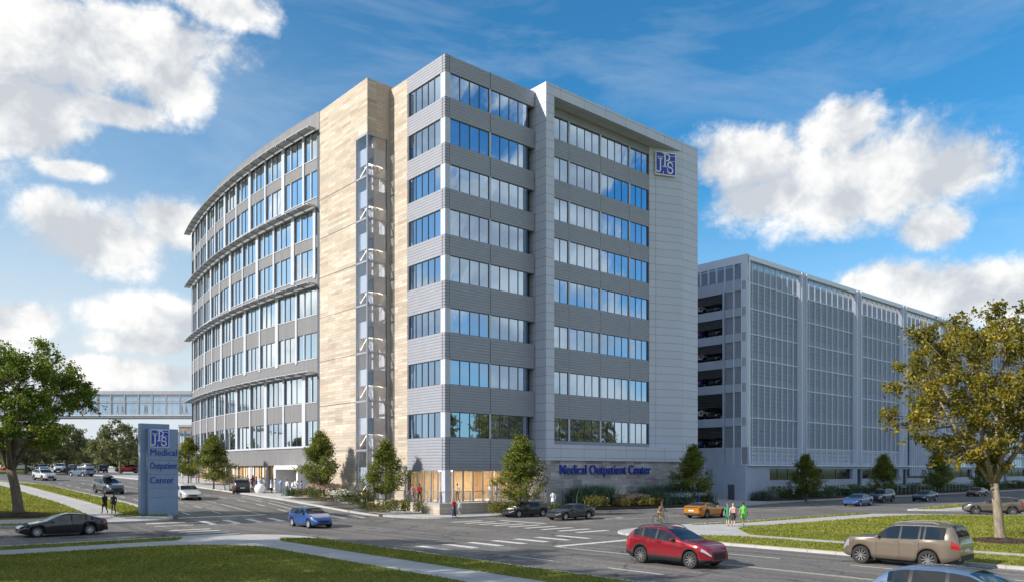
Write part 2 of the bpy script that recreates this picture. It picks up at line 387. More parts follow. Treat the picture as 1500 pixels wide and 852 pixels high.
LAWNS = [  # polygon (v,u), grass density, size
 ('sw', roundp([(-26.1, -73), (-26.1, -18.4, 1.5), (-29.6, -15.2, 1.5), (-148, -14.3), (-148, -73)], .1)),
 ('sw2', roundp([(-27.2, -10.4, .4), (-28.2, -12.2, .3), (-148, -12.2), (-148, -9.3)], .1)),
 ('sw3', roundp([(-21.5, -73), (-21.5, -16.5, 1), (-23.0, -14.6, .5), (-23.8, -16.4, .5), (-23.8, -73)], .1)),
 ('nw', roundp([(-28.2, 7.0, 1.2), (-28.2, 60, 4), (-38, 71, 4), (-198, 71), (-198, 6.6)], .1)),
 ('nw2', roundp([(-25.8, 9.0, .5), (-23.45, 6.6, .5), (-23.45, 49, 15), (-27.2, 64, 4), (-25.8, 50, 10)], .1)),
 ('nw3', roundp([(-28, 4.1, .5), (-60, 4.9), (-198, 4.9), (-198, 3.5), (-60, 3.5), (-29, 3.6, .3)], .05)),
 ('nw4', roundp([(-26.9, 6.6, .3), (-22.9, 5.6, .3), (-23.0, 9.2, .3), (-25.0, 9.3, .3)], .1)),
 ('se', roundp([(.2, -73), (.2, -32.0, .8), (4.8, -28.0, 1.2), (30.5, -29.2, 4), (37, -36.8, 3), (119, -61), (119, -73)], .1)),
 ('se2', roundp([(4.5, -24.2, .4), (29, -25.1, .5), (30.2, -26.2, .5), (9.5, -25.2, .4)], .1)),
 ('se3', roundp([(-5.4, -73), (-5.4, -31.6, 2), (-3.0, -29.6, 1), (-1.4, -31.8, 1), (-1.4, -73)], .1)),
 ('me', roundp([(42.5, -25.1, .5), (60, -23.5, 2), (108, -24.4), (108, -26.4), (60, -26.0), (44.5, -26.6, .4)], .1)),
 ('me2', roundp([(46, -28.7, .5), (70, -28.4), (108, -29), (108, -48), (62, -35.4, 2), (47, -30.2, .4)], .1)),
 ('far', [(-198, 118), (-9.5, 112), (-9.5, 149), (-198, 149)]),
]
for k, (nm, p) in enumerate(LAWNS):
    slab('lawn', p, .165, M['lawn'], .12)
# markings
def mark(v0, u0, v1, u1, w, mt='paint'):
    a = Vector((v0, u0)); b = Vector((v1, u1)); d = (b-a).normalized(); n = Vector((-d.y, d.x))*w/2
    k = max(1, int((b-a).length/4)); mbm.s = 0
    for i in range(k):
        p, q = a.lerp(b, i/k), a.lerp(b, (i+1)/k)
        pts = [p-n, q-n, q+n, p+n]
        mbm.add([(t.x, t.y, TZ(t.y)+.006) for t in pts], [(0, 1, 2, 3)], 0 if mt == 'paint' else 1)
mbm = MB()
for k in range(8): v = -20.6+k*1.78; mark(v, -26.0, v, -23.2, .55)                 # south crosswalk
for k in range(9): u = -8.3-k*1.75; mark(-5.4, u, -2.3, u, .5)                      # east crosswalk
for k in range(7): u = -8.0+k*1.75; mark(-25.6, u, -22.8, u, .5)                    # west crosswalk
for k in range(8): v = -21.4+k*1.85; mark(v, .3, v, 2.9, .55)                       # north crosswalk
mark(-22.4, 5.2, -15.2, 5.2, .45); mark(-13.3, -28.3, -6.2, -28.3, .5)
mark(-.9, -9, -.9, -14.5, .45)
mark(-13.3, -28.6, -13.3, -74, .16, 'y'); mark(-13.5, -28.6, -13.5, -74, .08, 'y')
for v in (-18.2, -9.4):
    for k in range(7): mark(v, -30.2-k*6.4, v, -33.2-k*6.4, .14)
mark(-15.4, 5.4, -15.4, 62, .14, 'y'); mark(-9.9, 6, -9.6, 24, .13)
for v in (-12.4, -18.3, -20.9):
    for k in range(11): mark(v, 7+k*4.6, v, 9+k*4.6, .14)
mark(-11.4, 4.6, -10.4, 22, .12)
# curved lane lines where the street bends away
for rr, c0 in ((12, 'paint'), (22, 'y')):
    pts = [(-15.4-rr+rr*math.cos(t), 62+rr*math.sin(t)) for t in np.linspace(0, 1.45, 9)]
    for a, b in zip(pts[:-1], pts[1:]): mark(a[0], a[1], b[0], b[1], .14, c0)
mark(-27, 82, -120, 92, .14); mark(-20, 100, -120, 104, .14)
for k in range(16): mark(1.5+k*6, -14.4, 4.5+k*6, -14.4, .13)
mark(.5, -15.0, 40, -15.3, .12, 'y')
for k in range(10): mark(30+k*6, -10.5, 33+k*6, -10.5, .12)
mark(-27, -3.4, -90, -3.2, .14, 'y')
o = site(mbm.build('road_markings', [M['paint'], M['paintyel']])); o['kind'] = 'structure'
# turn arrow
ga = VU(*G(912, 758)[:2]); mb = MB()
a0, b0 = ga
mb.prism([(a0-1.6, b0-.09), (a0+.2, b0-.09), (a0+.2, b0+.09), (a0-1.6, b0+.09)], .004, .012)
mb.prism([(a0-1.6, b0-.35), (a0-1.6, b0+.35), (a0-2.6, b0)], .004, .0125)
mb.prism([(a0+.2, b0-.09), (a0+.2, b0+.9), (a0, b0+.9), (a0, b0+.095)], .004, .011)
o = site(mb.build('road_markings', M['paint'])); o['kind'] = 'structure'
# manholes / drain covers
for (px, py, r) in ((527, 777, .38), (545, 773, .3), (186, 716, .35)):
    g = G(px, py); mb = MB(); mb.lathe([(0, .014), (r*.9, .014), (r, .008), (r, 0)], n=20)
    o = mb.build('manhole_cover', M['darkframe']); o.location = g; tag(o, {527: 'larger round iron manhole cover in the middle of the crossing', 545: 'smaller round iron manhole cover beside the larger one in the crossing', 186: 'round iron manhole cover on the uphill street behind the two walkers'}[px], 'manhole cover')
# grass blades on the lawns near enough to show them
def inside(P, poly):
    c = np.zeros(len(P), bool); n = len(poly)
    for i in range(n):
        x1, y1 = poly[i][:2]; x2, y2 = poly[(i+1) % n][:2]
        if y1 == y2: continue
        k = ((P[:, 1] < y1) != (P[:, 1] < y2)) & (P[:, 0] < (x2-x1)*(P[:, 1]-y1)/(y2-y1)+x1); c ^= k
    return c
def cam_visible(P, lim=95, margin=.04):
    X = C0[0]+CT*P[:, 0]-ST*P[:, 1]; Y = C0[1]+ST*P[:, 0]+CT*P[:, 1]
    a = np.abs(X/np.maximum(Y, 1)); z = np.interp(P[:, 1], _gx, _gz)
    return (Y > 15) & (Y < lim) & (a < .65+margin) & (F*(HC-z)/np.maximum(Y, 1)+HY < 885), X, Y
M['blade'] = leafmat('grass_blade', [(0, (.08, .12, .018)), (.45, (.21, .24, .036)), (.8, (.36, .34, .065)), (1, (.52, .44, .17))], .35, .6)
PP = []; SS = []
for nm, p in LAWNS:
    if nm in ('far',): continue
    a = np.array([q[:2] for q in p]); lo = np.maximum(a.min(0), [-75, -60]); hi = np.minimum(a.max(0), [75, 75])
    if (hi <= lo).any(): continue
    n = int((hi-lo).prod()*150); Q = NR.uniform(lo, hi, (n, 2))
    vis, X, Y = cam_visible(Q); Q = Q[vis]; Y = Y[vis]
    keep = NR.uniform(size=len(Q)) < np.clip((38.0/Y)**2, .12, 1.0)
    Q = Q[keep]; Y = Y[keep]; k = inside(Q, p); PP.append(Q[k]); SS.append(Y[k])
Q = np.concatenate(PP); Y = np.concatenate(SS)
n = len(Q); print('blades', n)
z = np.interp(Q[:, 1], _gx, _gz)+.163
ang = NR.uniform(0, 2*PI, n); h = NR.uniform(.04, .085, n)*np.clip(Y/42, 1, 1.5); w = .018*np.clip(Y/26, 1, 3.2)
lean = NR.normal(0, .05, (n, 2)); dx = np.cos(ang)*w; dy = np.sin(ang)*w
V = np.stack([np.stack([Q[:, 0]-dx, Q[:, 1]-dy, z], 1), np.stack([Q[:, 0]+dx, Q[:, 1]+dy, z], 1), np.stack([Q[:, 0]+lean[:, 0], Q[:, 1]+lean[:, 1], z+h], 1)], 1).reshape(-1, 3)
me = bpy.data.meshes.new('grass'); me.vertices.add(3*n); me.vertices.foreach_set('co', V.astype(np.float32).ravel())
me.loops.add(3*n); me.loops.foreach_set('vertex_index', np.arange(3*n, dtype=np.int32)); me.polygons.add(n)
me.polygons.foreach_set('loop_start', np.arange(0, 3*n, 3, dtype=np.int32))
pat = .5+.5*np.sin(Q[:, 0]*.9+2*np.sin(Q[:, 1]*.37))*np.sin(Q[:, 1]*.8+1.7*np.sin(Q[:, 0]*.45))
at = me.attributes.new('rnd', 'FLOAT', 'FACE'); at.data.foreach_set('value', np.clip(NR.uniform(0, 1, n)*.75+.25*pat, 0, 1).astype(np.float32))
me.materials.append(M['blade']); me.update(calc_edges=True)
o = site(link('grass', me)); tag(o, 'short mown green and yellowish grass on the lawns and verges', 'grass', None, 'stuff')
# ------------------------------------------------------------------ the hospital building
HEAD = [h+HC for h in (37.2, 32.96, 28.64, 24.44, 20.1, 15.2, 10.4, 5.47)]
SILL = [h+HC for h in (34.84, 30.55, 26.3, 22.0, 17.7, 12.9, 8.04, 3.09)]
ROOF = 38.8+HC; FFL = 1.19
hosp = site(empty('hospital_building', (0, 0, 0), 0, 'large nine storey grey metal, glass and tan stone hospital on the street corner', 'building'))
def wing(name, label=None):
    o = link(name, None, hosp)
    if label: o['label'] = label
    return o
def Tl(v0): return lambda a, b, z: (v0-b, a, z)      # wall facing the left street: a along u, b outward
def Tr(u0): return lambda a, b, z: (a, u0-b, z)      # wall facing the right street: a along v, b outward
def panes(mb, a0, a1, z0, z1, n, b=0.0, fr=.05, dep=.09, mm=1, gm=0, edges=True, tilt=.0035):
    w = (a1-a0)/n
    for i in range(n):
        t = [b+R.uniform(-tilt, tilt) for _ in range(4)]
        x0, x1 = a0+i*w, a0+(i+1)*w
        mb.add([(x0, t[0], z0), (x1, t[1], z0), (x1, t[2], z1), (x0, t[3], z1)], [(3, 2, 1, 0)], gm)
    for i in range(n+1):
        x = a0+i*w; mb.box(x-fr/2, x+fr/2, b-.03, b+dep, z0, z1, mm)
    mb.box(a0, a1, b-.03, b+dep*.95, z1-fr, z1+.002, mm); mb.box(a0, a1, b-.03, b+dep*.95, z0-.002, z0+fr, mm)
def corr(mb, a0, a1, z0, z1, m=0, pitch=.27, d=.022, b=0.0):
    """horizontally ribbed metal sheet: a saw-tooth section run along the wall"""
    n = max(2, round((z1-z0)/pitch)); p = (z1-z0)/n; prof = [(b, z0)]
    for i in range(n):
        z = z0+i*p; prof += [(b+d, z+p*.12), (b+d, z+p*.62), (b, z+p*.74), (b, z+p)]
    prof.append((b-.3, z1)); prof.append((b-.3, z0))
    k = len(prof)
    mb.add([(a0, q[0], q[1]) for q in prof]+[(a1, q[0], q[1]) for q in prof],
           [tuple(range(k)), tuple(range(k, 2*k))[::-1]]+[(i, k+i, k+(i+1) % k, (i+1) % k) for i in range(k)], m)
# ---- glass corner wing
cw = wing('corner_wing', 'ribbed grey corner wing with long strips of windows')
mb = MB(); mb.box(.9, 12.0, .9, 9.0, 4.6, ROOF-.5); mb.build('light_stop_core', M['dark'], cw)  # unseen dark box put inside the wing to stop light
mb = MB(); mb.box(.35, 12.3, .35, 12, ROOF-.55, ROOF-.45, 0); mb.build('roof', M['roofm'], cw)
bands = [(HEAD[0], ROOF)]+[(HEAD[k+1], SILL[k]) for k in range(7)]+[(HC, SILL[7])]
for k, (z0, z1) in enumerate(bands):
    ml = MB(Tl(0)); 
    for a0, a1 in ((.42, 6.27),): corr(ml, a0, a1, z0, z1)
    ml.box(.38, .42, -.2, .045, z0, z1, 1)
    mr = MB(Tr(0)); 
    for a0, a1 in ((.5, 5.43), (5.49, 11.35)): corr(mr, a0, a1, z0, z1)
    mr.box(5.43, 5.49, -.2, .03, z0, z1, 1); mr.box(.46, .5, -.2, .03, z0, z1, 1)
    mr2 = MB(Tr(0)); corr(mr2, 0.0, .46, z0, z1); 
    # one band object: merge the two faces
    mb = MB(); 
    for q in (ml, mr, mr2):
        n = len(mb.v); mb.v += q.v; mb.f += [[n+i for i in f] for f in q.f]; mb.m += q.m; mb.r += q.r
    q = MB(Tl(0)); corr(q, 0.0, .38, z0, z1)
    n = len(mb.v); mb.v += q.v; mb.f += [[n+i for i in f] for f in q.f]; mb.m += q.m; mb.r += q.r
    mb.box(.3, 11.35, .3, 1.2, z0+.01, z1-.01, 1); mb.box(.3, 1.2, 1.2, 6.27, z0+.01, z1-.012, 1)
    mb.build('spandrel', [M['spandrel'], M['rib_dark']], cw)
for k in range(8):
    z0, z1 = SILL[k], HEAD[k]
    mb = MB(Tr(-.0)); panes(mb, .62, 5.36, z0, z1, 4, b=-.12, fr=.05, dep=.06); mb.box(5.36, 5.56, -.2, .0, z0, z1, 2)
    panes(mb, 5.56, 10.4, z0, z1, 4, b=-.12, fr=.05, dep=.06)
    mb.add([(10.4, -.16, z0), (11.1, -.9, z0), (11.1, -.9, z1), (10.4, -.16, z1)], [(0, 1, 2, 3)], 0)
    mb.box(11.1, 11.3, -1.2, -.88, z0, z1, 1)
    mb.build('ribbon_window', [M['glass'], M['darkframe'], M['column']], cw)
    mb = MB(Tl(0)); panes(mb, .78, 6.0, z0, z1, 5, b=-.12, fr=.05, dep=.06); mb.box(6.0, 6.26, -.5, .0, z0, z1, 1)
    mb.build('ribbon_window', [M['glass'], M['darkframe']], cw)
    mb = MB(); mb.box(.02, .62, .02, .74, z0, z1); mb.build('corner_column', M['column'], cw)
mb = MB(); mb.box(.0, .72, .0, .74, FFL, HC-.003); mb.build('corner_column', M['column'], cw)
# lobby behind clear glass
mb = MB(); mb.box(.1, 12, .1, 9, FFL-.06, FFL+.01); mb.box(1.0, 11.9, 6.0, 6.2, FFL, 4.6); mb.build('lobby_floor', M['innerwhite'], cw)
mb = MB()
for k in range(9): mb.box(.3+k*1.3, 1.55+k*1.3, 5.9+.02*(k % 2), 6.1, FFL, 4.18, 0 if k % 3 else 1)
mb.box(8.6, 11.4, 3.0, 3.2, FFL, 4.18, 1)
mb.build('lobby_wall', [M['woodlight'], M['wood']], cw)
mb = MB(); mb.box(3.0, 5.6, 2.6, 3.3, FFL, FFL+1.05, 0); mb.build('reception_desk', M['woodlight'], cw)
mb = MB(); mb.box(7.2, 9.2, 1.8, 2.3, FFL, FFL+.45, 0); mb.build('lobby_bench', M['wood'], cw)
mb = MB(); mb.box(.35, 11.9, .35, 6, 4.17, 4.59); mb.build('lobby_ceiling', M['innerwhite'], cw)
mb = MB()
for k in range(5): mb.box(1.2+k*2.2, 2.6+k*2.2, 1.2, 1.5, 4.13, 4.16); mb.box(1.2+k*2.2, 2.6+k*2.2, 3.4, 3.7, 4.13, 4.16)
mb.build('ceiling_light', M['lamp'], cw)
mb = MB(Tr(-.25)); panes(mb, .72, 11.4, FFL, HC, 9, b=-.0, fr=.09, dep=.1, tilt=.004)
mb.build('lobby_glazing', [M['lobbyglass'], M['frame']], cw)
mb = MB(Tl(-.25)); panes(mb, .74, 6.25, FFL, HC, 5, b=-.0, fr=.09, dep=.1, tilt=.004)
mb.build('lobby_glazing', [M['lobbyglass'], M['frame']], cw)
# ---- sign tower (white framed, recessed windows)
tw = wing('framed_tower', 'white panelled tower framing recessed window strips')
TT = 39.3+HC; LB = 38.13+HC; U1 = -1.63
mb = MB()
mb.box(11.45, 12.6, U1, 20, 5.2, TT)                                 # left leg
mb.box(12.6, 37.1, U1, 2.0, LB, TT-.002)                             # lintel
mb.box(12.6, 37.0, 2.0, 20, TT-1.2, TT-.6)
mb.box(33.7, 37.1, U1, 20, 5.2, LB)                                  # right leg
mb.prism([(29.8, 0), (33.7, U1+.002), (33.7, 3), (29.8, 3)], 5.2, LB-.002)
mb.box(12.6, 33.7, U1+.003, 2, 5.2, 6.85)                           # base band
mb.build('tower_frame', M['panel'], tw)
mb = MB(); mb.box(12.6, 30, .9, 2.0, 6.9, LB); mb.box(12, 36, 19, 19.8, 5, TT-1); mb.build('light_stop_core', M['dark'], tw)
mb = MB(Tr(-.0))
tb = [(HEAD[0], LB)]+[(HEAD[k+1], SILL[k]) for k in range(7)]+[(6.85, SILL[7])]
for z0, z1 in tb:
    for a0, a1 in ((12.6, 16.42), (16.46, 21.36), (21.4, 26.28), (26.32, 29.8)): corr(mb, a0, a1, z0, z1, 0, .27, .024, -.05)
    mb.box(12.6, 29.8, -.3, -.08, z0, z1, 1)
mb.build('tower_spandrel', [M['spandrel'], M['rib_dark']], tw)
for k in range(8):
    mb = MB(Tr(0)); z0, z1 = SILL[k], HEAD[k]
    for a0, a1, n in ((12.7, 16.34, 3), (16.58, 21.28, 4), (21.5, 26.2, 4), (26.42, 29.6, 3)):
        panes(mb, a0, a1, z0, z1, n, b=-.15, fr=.05, dep=.05)
    for a in (16.34, 21.28, 26.2): mb.box(a, a+.23, -.3, -.03, z0, z1, 2)
    mb.box(29.6, 29.8, -.5, -.02, z0, z1, 1)
    mb.build('ribbon_window', [M['glass'], M['darkframe'], M['column']], tw)
mb = MB(); mb.box(11.6, 34.4, U1+.25, 6, 0, 5.2); mb.build('stone_base_wall', M['stonegrey'], tw)
mb = MB(); mb.box(34.4, 37.0, U1+.35, 6, 0, 5.2); mb.box(34.9, 35.9, U1+.32, U1+.36, .15, 2.4, 1); mb.build('base_wall', [M['panelgrey'], M['darkframe']], tw)
def text_mesh(s, size, depth, sx=1.0, bold=.0):
    cu = bpy.data.curves.new('t', 'FONT'); cu.body = s; cu.size = size; cu.extrude = depth; cu.offset = bold; cu.align_x = 'LEFT'
    o = bpy.data.objects.new('t', cu); COL.objects.link(o); bpy.context.view_layer.update()
    me = bpy.data.meshes.new_from_object(o.evaluated_get(bpy.context.evaluated_depsgraph_get()))
    bpy.data.objects.remove(o); bpy.data.curves.remove(cu)
    for v in me.vertices: v.co.x *= sx
    return me
def put_text(name, s, size, mat, parent, x, y, z, width=None, depth=.08, bold=.012, face='r'):
    me = text_mesh(s, size, depth, 1.0, bold)
    xs = [v.co.x for v in me.vertices]; 
    if width:
        k = width/(max(xs)-min(xs))
        for v in me.vertices: v.co.x *= k
    me.materials.clear(); me.materials.append(mat)
    o = link(name, me, parent); o.location = (x, y, z); o.rotation_euler = (PI/2, 0, 0); return o
# letters on the stone base wall (faces -u = local -y)
def vat(px, u):
    a = (px-CXP)/F; bx = C0[0]-ST*u; by = C0[1]+CT*u
    return (a*by-bx)/(CT-a*ST)
va, vb = vat(819, U1+.2), vat(952, U1+.2)
Yl = C0[1]+ST*va+CT*U1; zb = HC-(695.5-HY)*Yl/F
put_text('wall_lettering', 'Medical Outpatient Center', 1.42, M['blue'], tw, va, U1+.17, zb+.12, vb-va, .08, .012)
# square emblem: J P S in white on blue
def emblem(parent, x, y, z, s, th=.12):
    """blue square with white frame and three interlocked serif letters; front faces local -y"""
    mb = MB(); mb.box(x, x+s, y-th, y, z, z+s); o = mb.build('emblem_back', M['white'], parent)
    e = s*.045
    mb = MB(); mb.box(x+e, x+s-e, y-th-.02, y-th+.01, z+e, z+s-e); mb.build('emblem_field', M['bluelt'], o)
    mb = MB(); w = s*.075; Y0, Y1 = y-th-.05, y-th-.015
    def B(x0, x1, z0, z1): mb.box(x+s*x0, x+s*x1, Y0, Y1, z+s*z0, z+s*z1)
    def arc(cx, cz, r, t0, t1, w=.06, n=12, rz=None):
        rz = rz or r
        for i in range(n):
            a, b = t0+(t1-t0)*i/n, t0+(t1-t0)*(i+1)/n
            P = []
            for t, q in ((a, -1), (b, -1), (b, 1), (a, 1)):
                P.append((x+s*(cx+(r+q*w/2)*math.cos(t)), z+s*(cz+(rz+q*w/2)*math.sin(t))))
            mb.add([(p[0], Y0, p[1]) for p in P]+[(p[0], Y1, p[1]) for p in P], [(0, 1, 2, 3), (4, 7, 6, 5), (0, 4, 5, 1), (1, 5, 6, 2), (2, 6, 7, 3), (3, 7, 4, 0)])
    # P (centre, top)
    B(.415, .48, .36, .94); B(.34, .56, .91, .955); B(.34, .56, .345, .38); arc(.52, .77, .145, -PI/2, PI/2, .06)
    # J (left, lower)
    B(.20, .26, .20, .70); B(.11, .34, .675, .715); arc(.145, .2, .083, -PI*.95, 0, .055)
    # S (right, lower)
    arc(.70, .46, .115, PI*.1, PI*1.5, .06); arc(.70, .225, .125, -PI*.95, PI*.5, .06); B(.80, .83, .38, .50); B(.555, .585, .17, .30)
    B(.08, .38, .765, .785); B(.70, .93, .84, .86); B(.36, .39, .05, .16); B(.60, .93, .62, .635)
    mb.build('emblem_letters', M['white'], o); return o
# emblem near the top of the tower, standing off the splayed panel
ea = vat(962.5, -1.0); eb = vat(993.5, -1.35)
em = link('tower_emblem', None, tw)
ang = math.atan2(U1, 3.9); s = 2.75
Ye = C0[1]+ST*30.6+CT*(-.6)
em.location = (30.35, -.42, HC+(HY-256)*93.2/F); em.rotation_euler = (0, 0, ang)
emblem(em, 0, 0, 0, s, .14)
# ---- stone mass with the glazed stair at its corner
sw = wing('stone_wing', 'tan limestone wing with a glazed corner stair')
ST_T = 39.2+HC; NZ = 33.65+HC
mb = MB()
mb.box(-2.67, 8, 11.74, 19.5, -.5, ST_T)
mb.box(-2.67, 8, 9.45, 11.739, NZ, ST_T-.001)
mb.box(0, 8, 6.3, 9.45, -.5, ROOF)
mb.box(-.28, 8, 9.451, 11.738, -.5, NZ)
mb.build('stone_cladding', M['stone'], sw)
mb = MB(); 
for z in [HC+q for q in (29.45, 25.2, 20.9, 16.6, 11.8, 6.94, 2.0)]:
    mb = MB(); mb.box(-2.69, -2.66, 11.75, 19.49, z, z+.05); mb.build('stone_joint', M['rib_dark'], sw)
mb = MB(); mb.box(-2.4, -.27, 11.60, 11.735, FFL, NZ-.01); mb.box(-.40, -.285, 9.56, 11.59, FFL, NZ-.01); mb.box(-1.75, -1.35, 9.85, 10.15, FFL, NZ-.01); mb.build('stair_wall', M['innerwhite'], sw)
M['stairfill'] = emat('stair_fill_glow', (1.0, .93, .85), 7.0)  # glow added under the landings to brighten the stair interior
fl = [HC+q for q in (33.65, 29.45, 25.2, 20.9, 16.6, 11.8, 6.94, 2.0)]+[FFL]
mb = MB(); 
for z in fl: mb.box(-2.69, -2.57, 9.45, 11.74, z-.1, z+.1); mb.box(-2.67, -.28, 9.41, 9.52, z-.099, z+.099)
for x, y in ((-2.62, 9.5), (-2.62, 11.66), (-.33, 9.5)): mb.box(x-.07, x+.07, y-.07, y+.07, FFL, NZ-.002)
mb.box(-2.69, -2.60, 11.2, 11.26, FFL, NZ)
stair = mb.build('stair_frame', M['frame'], sw)
for k in range(8):
    z1, z0 = fl[k], fl[k+1]
    for zz in ((z0+.1, z1-.1),):
        mb = MB(); mb.add([(-2.64, 9.56, zz[0]), (-2.64, 11.6, zz[0]), (-2.64, 11.6, zz[1]), (-2.64, 9.56, zz[1])], [(3, 2, 1, 0)])
        mb.add([(-2.56, 9.47, zz[0]), (-.35, 9.47, zz[0]), (-.35, 9.47, zz[1]), (-2.56, 9.47, zz[1])], [(0, 1, 2, 3)])
        mb.build('stair_glazing', M['stairglass'], sw)
    # landing with a solid white balustrade, the flight rising from it, handrail
    h = z1-z0; zl = z0+h*.42
    mb = MB(); mb.box(-2.35, -1.0, 9.75, 11.2, zl-.25, zl, 0); mb.box(-2.45, -2.35, 9.75, 11.3, zl-.45, zl+1.2, 0); mb.box(-2.45, -.40, 9.66, 9.76, zl-.45, zl+1.2, 0)
    ld = mb.build('landing', M['white'], sw)
    mb = MB()
    n = 9
    for i in range(n):
        t = i/n; mb.box(-1.9, -1.0, 10.0+t*1.5, 10.0+(i+1)/n*1.5, z0+.25+t*(zl-z0-.3), z0+.42+t*(zl-z0-.3), 0)
    mb.build('stair_flight', M['white'], sw)
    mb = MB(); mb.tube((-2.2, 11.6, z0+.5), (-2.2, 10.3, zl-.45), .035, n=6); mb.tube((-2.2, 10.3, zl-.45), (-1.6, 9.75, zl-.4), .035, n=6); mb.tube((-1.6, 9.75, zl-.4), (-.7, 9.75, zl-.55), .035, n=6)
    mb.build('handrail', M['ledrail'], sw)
    mb = MB(); mb.box(-2.1, -1.2, 10.0, 10.25, zl-.27, zl-.252); mb.build('landing_fill_glow', M['stairfill'], sw)
# ---- curved wing
cv = wing('curved_wing', 'long curved grey wing with stacked windows and sunshades')
RC = 163.0; A0 = .085; S_TOT = 49.2; P0 = (-2.67, 19.5)
def cpt(s, b=0.0):
    th = A0-s/RC
    x = P0[0]-RC*(math.cos(th)-math.cos(A0)); y = P0[1]+RC*(math.sin(A0)-math.sin(th))
    # tangent (dx,dy)=(-sin th, cos th); outward = (-cos th, -sin th)
    return x-b*math.cos(th), y-b*math.sin(th)
def Tc(s0, s1):
    p, q = cpt(s0), cpt(s1); d = Vector((q[0]-p[0], q[1]-p[1])); L = d.length; d /= L; n = Vector((-d.y, d.x))
    return (lambda a, b, z: (p[0]+d.x*a+n.x*b, p[1]+d.y*a+n.y*b, z)), L
CT_TOP = 39.3+HC; SEG = 4.7
def cring(name, b0, b1, z0, z1, mat, parent, n=22, s0=0.0, s1=S_TOT, mi=None):
    mb = MB(); P = []
    for i in range(n+1):
        s = s0+(s1-s0)*i/n; P.append((cpt(s, b0), cpt(s, b1)))
    for i in range(n):
        a, b = P[i], P[i+1]
        mb.add([(*a[0], z0), (*a[1], z0), (*b[1], z0), (*b[0], z0), (*a[0], z1), (*a[1], z1), (*b[1], z1), (*b[0], z1)],
               [(0, 1, 2, 3), (4, 7, 6, 5), (0, 4, 5, 1), (1, 5, 6, 2), (2, 6, 7, 3), (3, 7, 4, 0)])
    return mb.build(name, mat, parent, merge=False)
cring('light_stop_core', -1.6, -14, FFL, CT_TOP-.6, M['dark'], cv)
cring('parapet', -.5, .05, HEAD[0]+.15, CT_TOP, M['clad'], cv)
cring('roof', -14, -.5, CT_TOP-.7, CT_TOP-.55, M['roofm'], cv)
csill = [z-.5 for z in SILL]; chead = [z+.02 for z in HEAD]
for k in range(7): cring('spandrel', -.5, 0, chead[k+1], csill[k], M['clad'], cv)
cring('fascia', -.5, .03, 4.75, csill[7]-.1, M['clad'], cv)
cring('fascia_trim', -.5, .16, csill[7]-.1, csill[7]+.12, M['column'], cv)
cring('soffit', -6, -.1, 4.68, 4.95, M['panelgrey'], cv)
mb = MB(); e0, e1 = cpt(S_TOT, .05), cpt(S_TOT, -14)
cring('end_wall', -14, .06, 0, CT_TOP, M['clad'], cv, n=1, s0=S_TOT-.01, s1=S_TOT+.3)
cring('dark_reveal', -1, .02, FFL, CT_TOP, M['darkframe'], cv, n=1, s0=0.02, s1=.45)
groups = [(3.3, 0, 0), (5.7, 2, 1), (4.9, 4, 0), (3.2, 6, 1)]
for gi, (s_first, r0, wph) in enumerate(groups):
    ps = []; s = s_first; k = 0
    while s < S_TOT-.5: ps.append((s, (.72 if (k+wph) % 2 else .38))); s += SEG; k += 1
    pre = s_first-SEG
    if pre > .9: ps.insert(0, (pre, .5))
    ptop = HEAD[r0]+.15 if gi else HEAD[0]+.1
    pbot = csill[r0+1]-.35 if gi < 3 else csill[7]
    for s, w in ps:
        T, L = Tc(s-w/2, s+w/2); mb = MB(T); mb.box(0, L, -.3, .10, pbot, ptop+.1); mb.build('pilaster', M['column'], cv)
    edges = [(.45, 0)]+ps+[(S_TOT-.05, 0.3)]
    for (sa, wa), (sb, wb) in zip(edges[:-1], edges[1:]):
        x0, x1 = sa+wa/2, sb-wb/2
        if x1-x0 < .35: continue
        T, L = Tc(x0, x1)
        for r in (r0, r0+1):
            mb = MB(T); z0, z1 = csill[r], chead[r]
            n = max(1, round(L/1.25))
            fr0 = min(.12, L*.1)
            panes(mb, fr0, L-.05, z0, z1, n, b=-.10, fr=.055, dep=.05, tilt=.006)
            mb.box(0, fr0, -.3, -.06, z0, z1, 2)
            if n > 1: 
                xx = fr0+(L-.05-fr0)*(n-1)/n; mb.box(xx-.08, xx+.08, -.2, .0, z0, z1, 3)
            mb.box(0, L, -.1, .06, z0-.09, z0, 3)
            mb.build('window', [M['glass2'], M['darkframe'], M['rib_dark'], M['column']], cv)
    # sunshade above the group: blade canopy on brackets
    z = HEAD[r0]+(.35 if gi else .2)
    cring('sunshade', .25, 1.2, z, z+.05, M['column'], cv, n=24, s0=.5 if gi else .3, s1=S_TOT+.8)
    q = .6
    while q < S_TOT:
        T, L = Tc(q-.05, q+.05); sub = MB(T); sub.box(0, L, 0, 1.18, z-.14, z-.003); sub.build('sunshade_bracket', M['column'], cv)
        q += SEG/2
